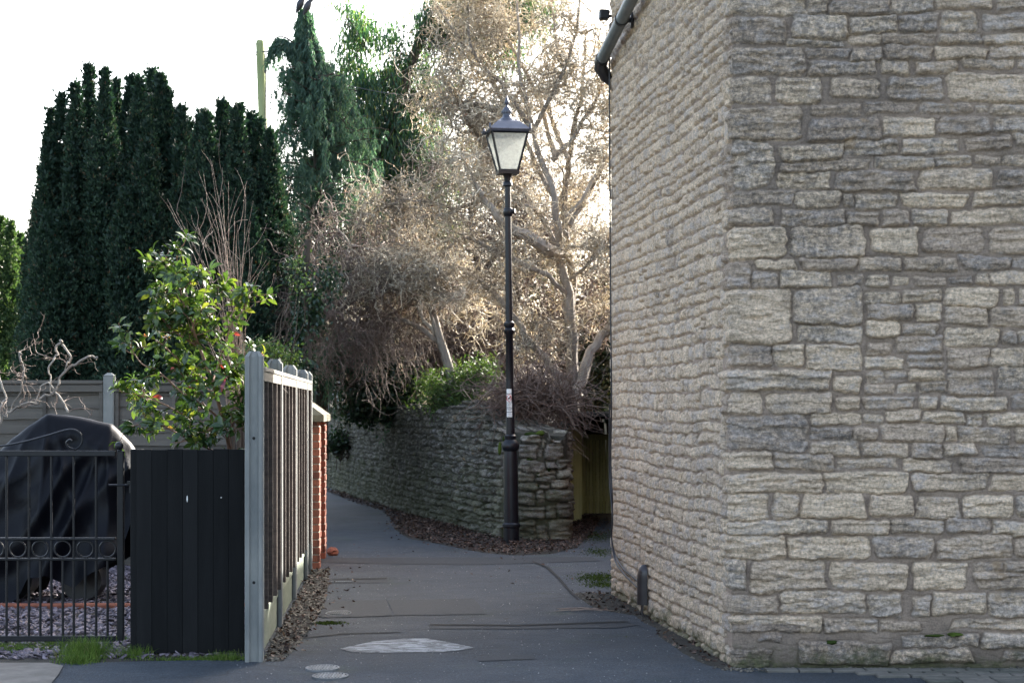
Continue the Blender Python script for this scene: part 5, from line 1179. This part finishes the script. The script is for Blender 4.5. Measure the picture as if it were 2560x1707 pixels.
bush('dark_hedge', 'dark evergreen hedge beyond the curved wall under the bare trees', 'hedge', [(1010, 900, 130, 70, 1), (1200, 860, 140, 90, 1), (1370, 860, 130, 100, .8), (1480, 900, 90, 90, .5), (1480, 1000, 60, 40, .3), (1510, 1090, 90, 90, .9), (1640, 980, 120, 130, .9), (1850, 960, 140, 140, .9), (1650, 800, 90, 120, .4), (1100, 760, 140, 60, .4), (1330, 700, 120, 70, .3), (1520, 800, 60, 160, .4)], 34, 'hedge', 6500, (.07, .14), (.04, .08), .5, .2, kind='stuff', cl=(.14, .14, .14))
# dark trunk with hanging ivy left of the pale gap
dt = tree('ivy_clad_trunk', 'dark ivy covered trunk standing behind the brick wall coping', 'tree', (gx(768, 24), 24))
b = MB(); b.tube(curve([tuple(W(x, y, 24)) for x, y in [(772, 1330), (770, 1000), (768, 850), (764, 720), (770, 600)]], 6), np.linspace(.09, .04, 25), 9); b.build('trunk', MAT['dark_bark'], dt, smooth=True)
parts = []
for (px, py, rx, ry, n) in [(765, 930, 22, 60, 900), (752, 800, 22, 80, 800), (790, 780, 22, 60, 450), (745, 690, 35, 50, 500), (820, 700, 40, 50, 350)]:
    s = 24 / FPX; cc = np.array(W(px, py, 24)) + rng.normal(0, .5, (n, 3)) * np.array([rx*s, .15, ry*s]); V, F = leaves(cc, rng.normal(0, .5, (n, 3)) + [0, 0, -.8], rng.uniform(.04, .08, n), rng.uniform(.03, .05, n)); parts.append((V, F, np.repeat(rng.uniform(0, 1, n), 4)))
V, F, A = cat(parts); mk('crown', V, F, MAT['ivy'], dt, {'rnd': A})

# bare climber at the left
lm = [[(-60, 1180), (0, 1060), (30, 1025), (75, 1010), (130, 985), (160, 930), (215, 895), (250, 890)], [(0, 1060), (10, 990), (-10, 900), (-40, 860)], [(130, 985), (120, 930), (140, 880), (150, 850)], [(30, 1025), (60, 930), (50, 880)], [(75, 1010), (120, 960), (150, 1000), (175, 1035)], [(160, 930), (175, 900), (160, 860)]]
bare('bare_climber', 'leafless twisted climber sprawling above the tarpaulin by the back fence', lm, 16.6, [.009, .007, .005, .005, .004, .004], 20, 70, 110, 'twig_red', (.12, .45), (.08, .25), (.04, .12), .25, droop=0, r4=.002)

# glossy evergreen shrub
def laurel_shrub():
    d = 12.9; T = tree('evergreen_shrub', 'glossy broad leaved evergreen shrub, backlit yellow green, above the black timber screen', 'shrub', (gx(590, d), d)); T['category'] = 'shrub'
    z5 = lambda L: [np.array(W(280 + x / 2.75, 580 + y / 2.75, d + dd)) for x, y, dd in L]
    main = [z5(L) for L in ([(860, 1800, 0), (790, 1400, 0), (690, 1030, 0), (600, 790, 0), (520, 580, 0), (470, 400, 0), (445, 200, 0), (470, 120, 0)],
        [(760, 1300, 0), (640, 1200, -.1), (480, 1100, -.15), (320, 960, -.2), (200, 900, -.2), (110, 760, -.2)], [(690, 1030, 0), (730, 900, .1), (770, 780, .1), (830, 620, .1), (900, 540, .1), (945, 430, .1)],
        [(690, 1500, 0), (520, 1420, -.2), (340, 1330, -.25), (200, 1320, -.25), (110, 1350, -.25)], [(600, 790, 0), (480, 720, -.1), (380, 640, -.1), (320, 560, -.1)], [(600, 790, 0), (640, 640, .15), (700, 540, .15), (760, 400, .15)],
        [(520, 580, 0), (420, 480, .1), (330, 400, .1)], [(640, 1200, 0), (500, 1250, .2), (350, 1180, .2), (180, 1120, .2), (110, 1110, .2)], [(790, 1400, 0), (860, 1250, -.15), (900, 1080, -.15), (880, 900, -.15)],
        [(690, 1030, 0), (560, 960, .2), (440, 860, .2), (300, 740, .2)], [(470, 400, 0), (400, 300, -.1), (350, 200, -.1)], [(470, 400, 0), (560, 320, -.1), (600, 250, -.1)], [(760, 1300, 0), (680, 1350, -.2), (560, 1420, -.3), (430, 1450, -.3)],
        [(790, 1400, 0), (820, 1380, -.3), (860, 1330, -.4), (880, 1280, -.4)], [(690, 1030, 0), (780, 1000, -.2), (850, 960, -.2)], [(600, 790, 0), (560, 650, -.2), (600, 560, -.25), (680, 480, -.25)], [(640, 1200, 0), (560, 1080, .1), (480, 980, .1), (500, 900, .1)])]
    b = MB(); Ls = []
    for k, m in enumerate(main):
        c = curve(m, 8); b.tube(c, np.linspace([.016, .009, .008][min(k, 2)], .003, len(c)), 7); t = np.linspace(0, len(c)-1, 24); i = np.minimum(t.astype(int), len(c)-2); f = (t-i)[:, None]; Ls.append(c[i]*(1-f)+c[i+1]*f)
    b.build('stems', MAT['redstem'], T, smooth=True); Ls = np.array(Ls)
    s, dd = pick(Ls, 300, .08, 1); tip = Ls[:, -1]; n = 300; Q = walk(s, dd * .6 + rng.normal(0, .8, (n, 3)) + [0, 0, .35], rng.uniform(.04, .20, n), 5, .15, 0)
    V, F = tubes(Q, taper(n, 6, .003, .002), 4); mk('stems', V, F, MAT['redstem'], T, {'rnd': rng.uniform(0, 1, len(V))})
    E = np.r_[Q[:, -1], tip]; ED = np.r_[unit(Q[:, -1] - Q[:, -2]), unit(Ls[:, -1] - Ls[:, -2])]
    # each shoot carries a whorl of leaves
    Vs, Fs, As = [], [], []; n0 = 0
    prof = [(0, .0, 0), (.12, .04, .0), (.35, .36, .02), (.6, .5, .0), (.82, .32, -.05), (1, .0, -.14)]
    for e, ed in zip(E, ED):
        ref = np.cross(ed, [0.3, .2, 1]); ref /= np.linalg.norm(ref) + 1e-9; o2 = np.cross(ed, ref); nl = random.randint(5, 9); base_r = random.random()
        for q in range(nl):
            a = q * 2.4 + random.uniform(-.3, .3); el = random.uniform(.15, .9); out = ref * math.cos(a) + o2 * math.sin(a)
            dl = out * 1 + ed * el + np.array([0, 0, -.15]); dl /= np.linalg.norm(dl); L0 = random.uniform(.06, .11); w0 = L0 * random.uniform(.34, .44)
            sd = np.cross(dl, ed); sd /= np.linalg.norm(sd) + 1e-9; up = np.cross(sd, dl); 
            if up[2] < 0: up = -up
            st_ = e - ed * random.uniform(0, .06); curl = random.uniform(.5, 2.2)
            pts = []
            for (t, w_, c) in prof:
                mid = st_ + dl * t * L0 + up * (c * L0 * curl)
                pts += [mid + sd * w_ * w0 + up * w_ * w0 * .35, mid, mid - sd * w_ * w0 + up * w_ * w0 * .35]
            Vs.append(pts); 
            for m in range(5):
                for h in range(2): Fs.append((n0+m*3+h, n0+m*3+h+1, n0+(m+1)*3+h+1, n0+(m+1)*3+h))
            n0 += 18; As += [min(1, max(0, .5 * base_r + .5 * random.random() + (.42 if random.random() < .012 else 0)))] * 18
    mk('foliage', np.concatenate(Vs), np.array(Fs), MAT['laurel'], T, {'rnd': np.array(As)}, smooth=True)
laurel_shrub()

# ---------------------------------------------------------------- ground stuff
def inpoly(x, y, poly):
    r_ = np.zeros(len(x), bool); n = len(poly); j = n - 1
    for i in range(n):
        xi, yi = poly[i]; xj, yj = poly[j]; c = ((yi > y) != (yj > y)) & (x < (xj - xi) * (y - yi) / (yj - yi + 1e-12) + xi); r_ ^= c; j = i
    return r_
def scatter(poly, n):
    a = np.array(poly); out = []; 
    while sum(map(len, out)) < n:
        x = rng.uniform(a[:, 0].min(), a[:, 0].max(), n); y = rng.uniform(a[:, 1].min(), a[:, 1].max(), n); k = inpoly(x, y, poly); out.append(np.stack([x[k], y[k]], 1))
    return np.concatenate(out)[:n]
def gpx(pts): return [(W(x, y, FPX*CAMZ/(y-HY)).x, FPX*CAMZ/(y-HY)) for x, y in pts]
def chips(name, label, cat_, P, size, thick, mat, z=.0, pile=None):
    n = len(P); k = 6; a = np.sort(rng.uniform(0, 2*math.pi, (n, k)), axis=1); s = rng.uniform(*size, n)[:, None] * rng.uniform(.6, 1, (n, k)); tl = rng.normal(0, .35, (n, 2)); h = s.mean(1) * rng.uniform(*thick, n)
    zz_ = (z + h * .5 + (0 if pile is None else pile))[:, None]
    x = P[:, :1] + s*np.cos(a); y = P[:, 1:] + s*np.sin(a); dz = (s*np.cos(a))*tl[:, :1] + (s*np.sin(a))*tl[:, 1:]
    top_ = np.stack([x, y, zz_ + dz + h[:, None]*.5], -1); bot_ = np.stack([x, y, zz_ + dz - h[:, None]*.5], -1)
    V = np.concatenate([top_, bot_], 1).reshape(-1, 3); i = np.arange(n)[:, None] * 12
    F6 = i + np.arange(6)[None]; sides = np.concatenate([np.stack([i[:, 0]+j, i[:, 0]+6+j, i[:, 0]+6+(j+1) % 6, i[:, 0]+(j+1) % 6], 1) for j in range(6)])
    return tag(mk(name, V, [F6, sides], MAT[mat], None, {'rnd': np.repeat(rng.uniform(0, 1, n), 12)}), label, cat_, kind='stuff')
sl_poly = [(-4.6, 11.45), (-1.80, 11.7), (-2.15, 18.4), (-6.5, 18.4)]
P = scatter(sl_poly, 15000); chips('slate_chippings', 'purple grey slate chippings covering the driveway behind the gate', 'gravel', P, (.012, .038), (.15, .4), 'slate', .0, rng.uniform(0, .014, len(P)))
# leaf litter: dense drift at the wall foot, thin edges
def litter(P, z0, n_up):
    n = len(P); pos = np.c_[P, np.full(n, .006) + rng.uniform(0, n_up, n)]; dr = np.c_[rng.normal(0, 1, (n, 2)), rng.normal(0, .35, n)]; nr = np.c_[rng.normal(0, .5, (n, 2)), np.ones(n)]
    return leaves(pos, dr, rng.uniform(.02, .055, n), rng.uniform(.015, .034, n), nr, .2)
drift = gpx([(985, 1320), (1010, 1290), (1060, 1285), (1180, 1330), (1260, 1350), (1330, 1352), (1400, 1335), (1440, 1300), (1470, 1290), (1500, 1300), (1480, 1335), (1440, 1370), (1380, 1384), (1280, 1388), (1200, 1380), (1100, 1360), (1020, 1345)])
drift2 = gpx([(800, 1222), (900, 1240), (985, 1268), (1060, 1285), (1150, 1318), (1180, 1335), (1060, 1330), (985, 1315), (960, 1280), (900, 1262), (830, 1235)])
P1 = scatter(drift, 6500); P2_ = scatter(drift2, 3800)
P1 = np.concatenate([P1, P2_, P1[:1500] + rng.normal(0, .16, (1500, 2))]); keep = ~((P1[:, 0] > .86) & (P1[:, 1] < 15.7)); P1 = P1[keep]
V, F = litter(P1, 0, .035); tag(mk('leaf_litter', V, F, MAT['litter'], None, {'rnd': np.repeat(rng.uniform(0, 1, len(P1)), 4)}), 'drift of dead brown leaves around the lamp base and along the stone wall', 'leaf litter', kind='stuff')
def mound(name, poly, h, mat='soil'):
    a = np.array(poly); nx2, ny2 = 70, 90; X_, Y_ = np.meshgrid(np.linspace(a[:, 0].min(), a[:, 0].max(), nx2), np.linspace(a[:, 1].min(), a[:, 1].max(), ny2)); k = inpoly(X_.ravel(), Y_.ravel(), poly).reshape(X_.shape).astype(float)
    for _ in range(3): k = (k + np.roll(k, 1, 0) + np.roll(k, -1, 0) + np.roll(k, 1, 1) + np.roll(k, -1, 1)) / 5
    Z = -.012 + (h + .012) * np.clip(k * 1.2 - .1, 0, 1) + .006 * fbm(X_ * 14, Y_ * 14, 3, 5); idx = np.arange(nx2*ny2).reshape(ny2, nx2)
    return tag(mk(name, np.stack([X_, Y_, Z], -1).reshape(-1, 3), np.stack([idx[:-1, :-1], idx[:-1, 1:], idx[1:, 1:], idx[1:, :-1]], -1).reshape(-1, 4), MAT[mat], smooth=True), kind='structure')
mound('leaf_mould', drift, .012)
edge_l = [tuple(fp(11.45, .06)), tuple(fp(17.95, .06)), tuple(fp(17.95, .22)), tuple(fp(16, .27)), tuple(fp(14.5, .30)), tuple(fp(13, .26)), tuple(fp(11.5, .18))]
P = scatter(edge_l, 3200); chips('stone_debris', 'pebbles and grit strewn along the foot of the fence', 'pebbles', P, (.006, .030), (.3, .7), 'pebble')
mound('dirt_verge', edge_l, .012)
P = scatter(edge_l, 900); P = np.r_[P, P[:80] + rng.normal(0, .12, (80, 2)) + [.1, 0]]; V, F = litter(P, 0, .012); tag(mk('fence_litter', V, F, MAT['litter'], None, {'rnd': np.repeat(rng.uniform(0, 1, len(P)), 4)}), 'thin scatter of dead leaves along the foot of the fence', 'leaf litter', kind='stuff')
# grit at the foot of the building side
ed = []
for t in np.linspace(-.1, 4.6, 12): q = SWo(t, 0, -.02); ed.append((q[0], q[1]))
for t in np.linspace(4.6, -.1, 12): q = SWo(t, 0, .07 + .10 * max(0, vn(np.array([t*2.]), np.array([0.]), 5)[0] + .3) + (.25 if t > 3.2 else 0)); ed.append((q[0], q[1]))
mound('wall_foot_dirt', ed, .010)
P = scatter(ed, 1100); chips('wall_foot_grit', 'grit and crumbs of stone along the foot of the building', 'grit', P, (.004, .016), (.3, .8), 'pebble')
P = scatter(ed, 260); V, F = litter(P, 0, .012); tag(mk('wall_foot_litter', V, F, MAT['litter'], None, {'rnd': np.repeat(rng.uniform(0, 1, len(P)), 4)}), 'a few dead leaves along the foot of the building side', 'leaf litter', kind='stuff')
fr = scatter([(1.2, 11.13), (1.42, 10.98), (1.7, 11.02), (6, 11.06), (6, 11.16)], 900); chips('front_grit', 'crumbs of stone on the paving at the foot of the front wall', 'grit', fr, (.003, .014), (.3, .8), 'pebble', .008)
P = scatter([(-1.7, 10.5), (1.2, 10.5), (.8, 21), (-2, 21)], 1500); chips('loose_grit', 'scattered loose grit on the asphalt', 'grit', P, (.002, .007), (.3, .8), 'grit')
P = scatter(gpx([(770, 1470), (1500, 1470), (1500, 1390), (1350, 1380), (800, 1340)]), 40); V, F = litter(P, 0, .01); tag(mk('stray_leaves', V, F, MAT['litter'], None, {'rnd': np.repeat(rng.uniform(0, 1, len(P)), 4)}), 'stray dead leaves scattered on the asphalt path', 'leaf litter', kind='stuff')
# dead twig by the building
b = MB(); p = W(1450, 1527, FPX*CAMZ/(1527-HY)); 
for q in range(9): a = random.uniform(-.25, .25); l_ = random.uniform(.12, .42); c = np.array([p.x + random.uniform(-.08, .12), p.y + random.uniform(-.08, .08), .012]); b.tube([c - np.array([l_/2*math.cos(a), l_/2*math.sin(a), 0]), c + [0, 0, .012], c + np.array([l_/2*math.cos(a), l_/2*math.sin(a), 0])], .003, 4)
tag(b.build('fallen_twigs', MAT['twig_red']), 'small bunch of dead reddish twigs lying on the asphalt near the building', 'twigs')
# grass
def grass(name, label, blobs, n, kind=None, hgt=(.03, .10)):
    vs = []
    for (px, py, sx, sy, fr, hs_) in blobs:
        m = int(n * fr); d = FPX*CAMZ/(py-HY); c = W(px, py, d); P = np.c_[c.x + rng.normal(0, sx, m), c.y + rng.normal(0, sy, m), np.full(m, -.004)]
        dr = np.c_[rng.normal(0, .38, (m, 2)), np.ones(m)]; P_ = walk(P, dr, rng.uniform(*hgt, m) * hs_, 4, .10, .10); V, F = tubes(P_, taper(m, 5, rng.uniform(.0012, .0024, m), .0004), 3); vs.append((V, F, np.repeat(rng.uniform(0, 1, m), 15)))
    V, F, A = cat(vs); return tag(mk(name, V, F, MAT['grass'], None, {'rnd': A}), label, 'grass', kind=kind)
grass('grass_tuft', 'bright green grass tuft at the corner of the concrete slab under the gate', [(215, 1640, .07, .06, 1, 1.6), (195, 1655, .06, .05, .5, 1.1)], 900)
grass('grass_tuft', 'small grass tuft at the left foot of the black screen', [(340, 1640, .05, .03, 1, 1.0)], 350)
grass('grass_tuft', 'small grass tuft at the right foot of the black screen', [(570, 1648, .07, .03, 1, .75)], 300)
grass('grass_verge', 'short grass and moss strip under the iron gate', [(60, 1625, .20, .06, .5, .55), (150, 1615, .14, .05, .3, .55), (10, 1620, .12, .05, .25, .55), (-80, 1620, .15, .05, .3, .6), (300, 1600, .05, .04, .08, .5), (480, 1648, .18, .02, .2, .4)], 2600, 'stuff')
def mosspatch(name, label, P, mat='moss'):
    n = len(P); pos = np.c_[P, np.full(n, .003)]; dr = np.c_[rng.normal(0, .8, (n, 2)), np.full(n, .5)]; V, F = leaves(pos, dr, rng.uniform(.008, .018, n), rng.uniform(.008, .014, n)); return tag(mk(name, V, F, MAT[mat], None, {'rnd': np.repeat(rng.uniform(0, 1, n), 4)}), label, 'moss', kind='stuff')
mp = []
for (px, py, sx, sy, m) in [(820, 1558, .06, .05, 400), (1500, 1445, .12, .25, 1400), (1515, 1462, .10, .15, 700), (1610, 1592, .05, .04, 150), (1480, 1340, .22, .5, 1600), (1500, 1380, .1, .3, 500)]:
    d = FPX*CAMZ/(py-HY); c = W(px, py, d); mp.append(np.stack([c.x + rng.normal(0, sx, m), c.y + rng.normal(0, sy, m)], 1))
mp = np.concatenate(mp); mp = mp[~((mp[:, 0] > .80) & (mp[:, 1] < 15.7))]
mosspatch('moss_patches', 'yellow green moss patches on the asphalt by the building and the fence', mp)
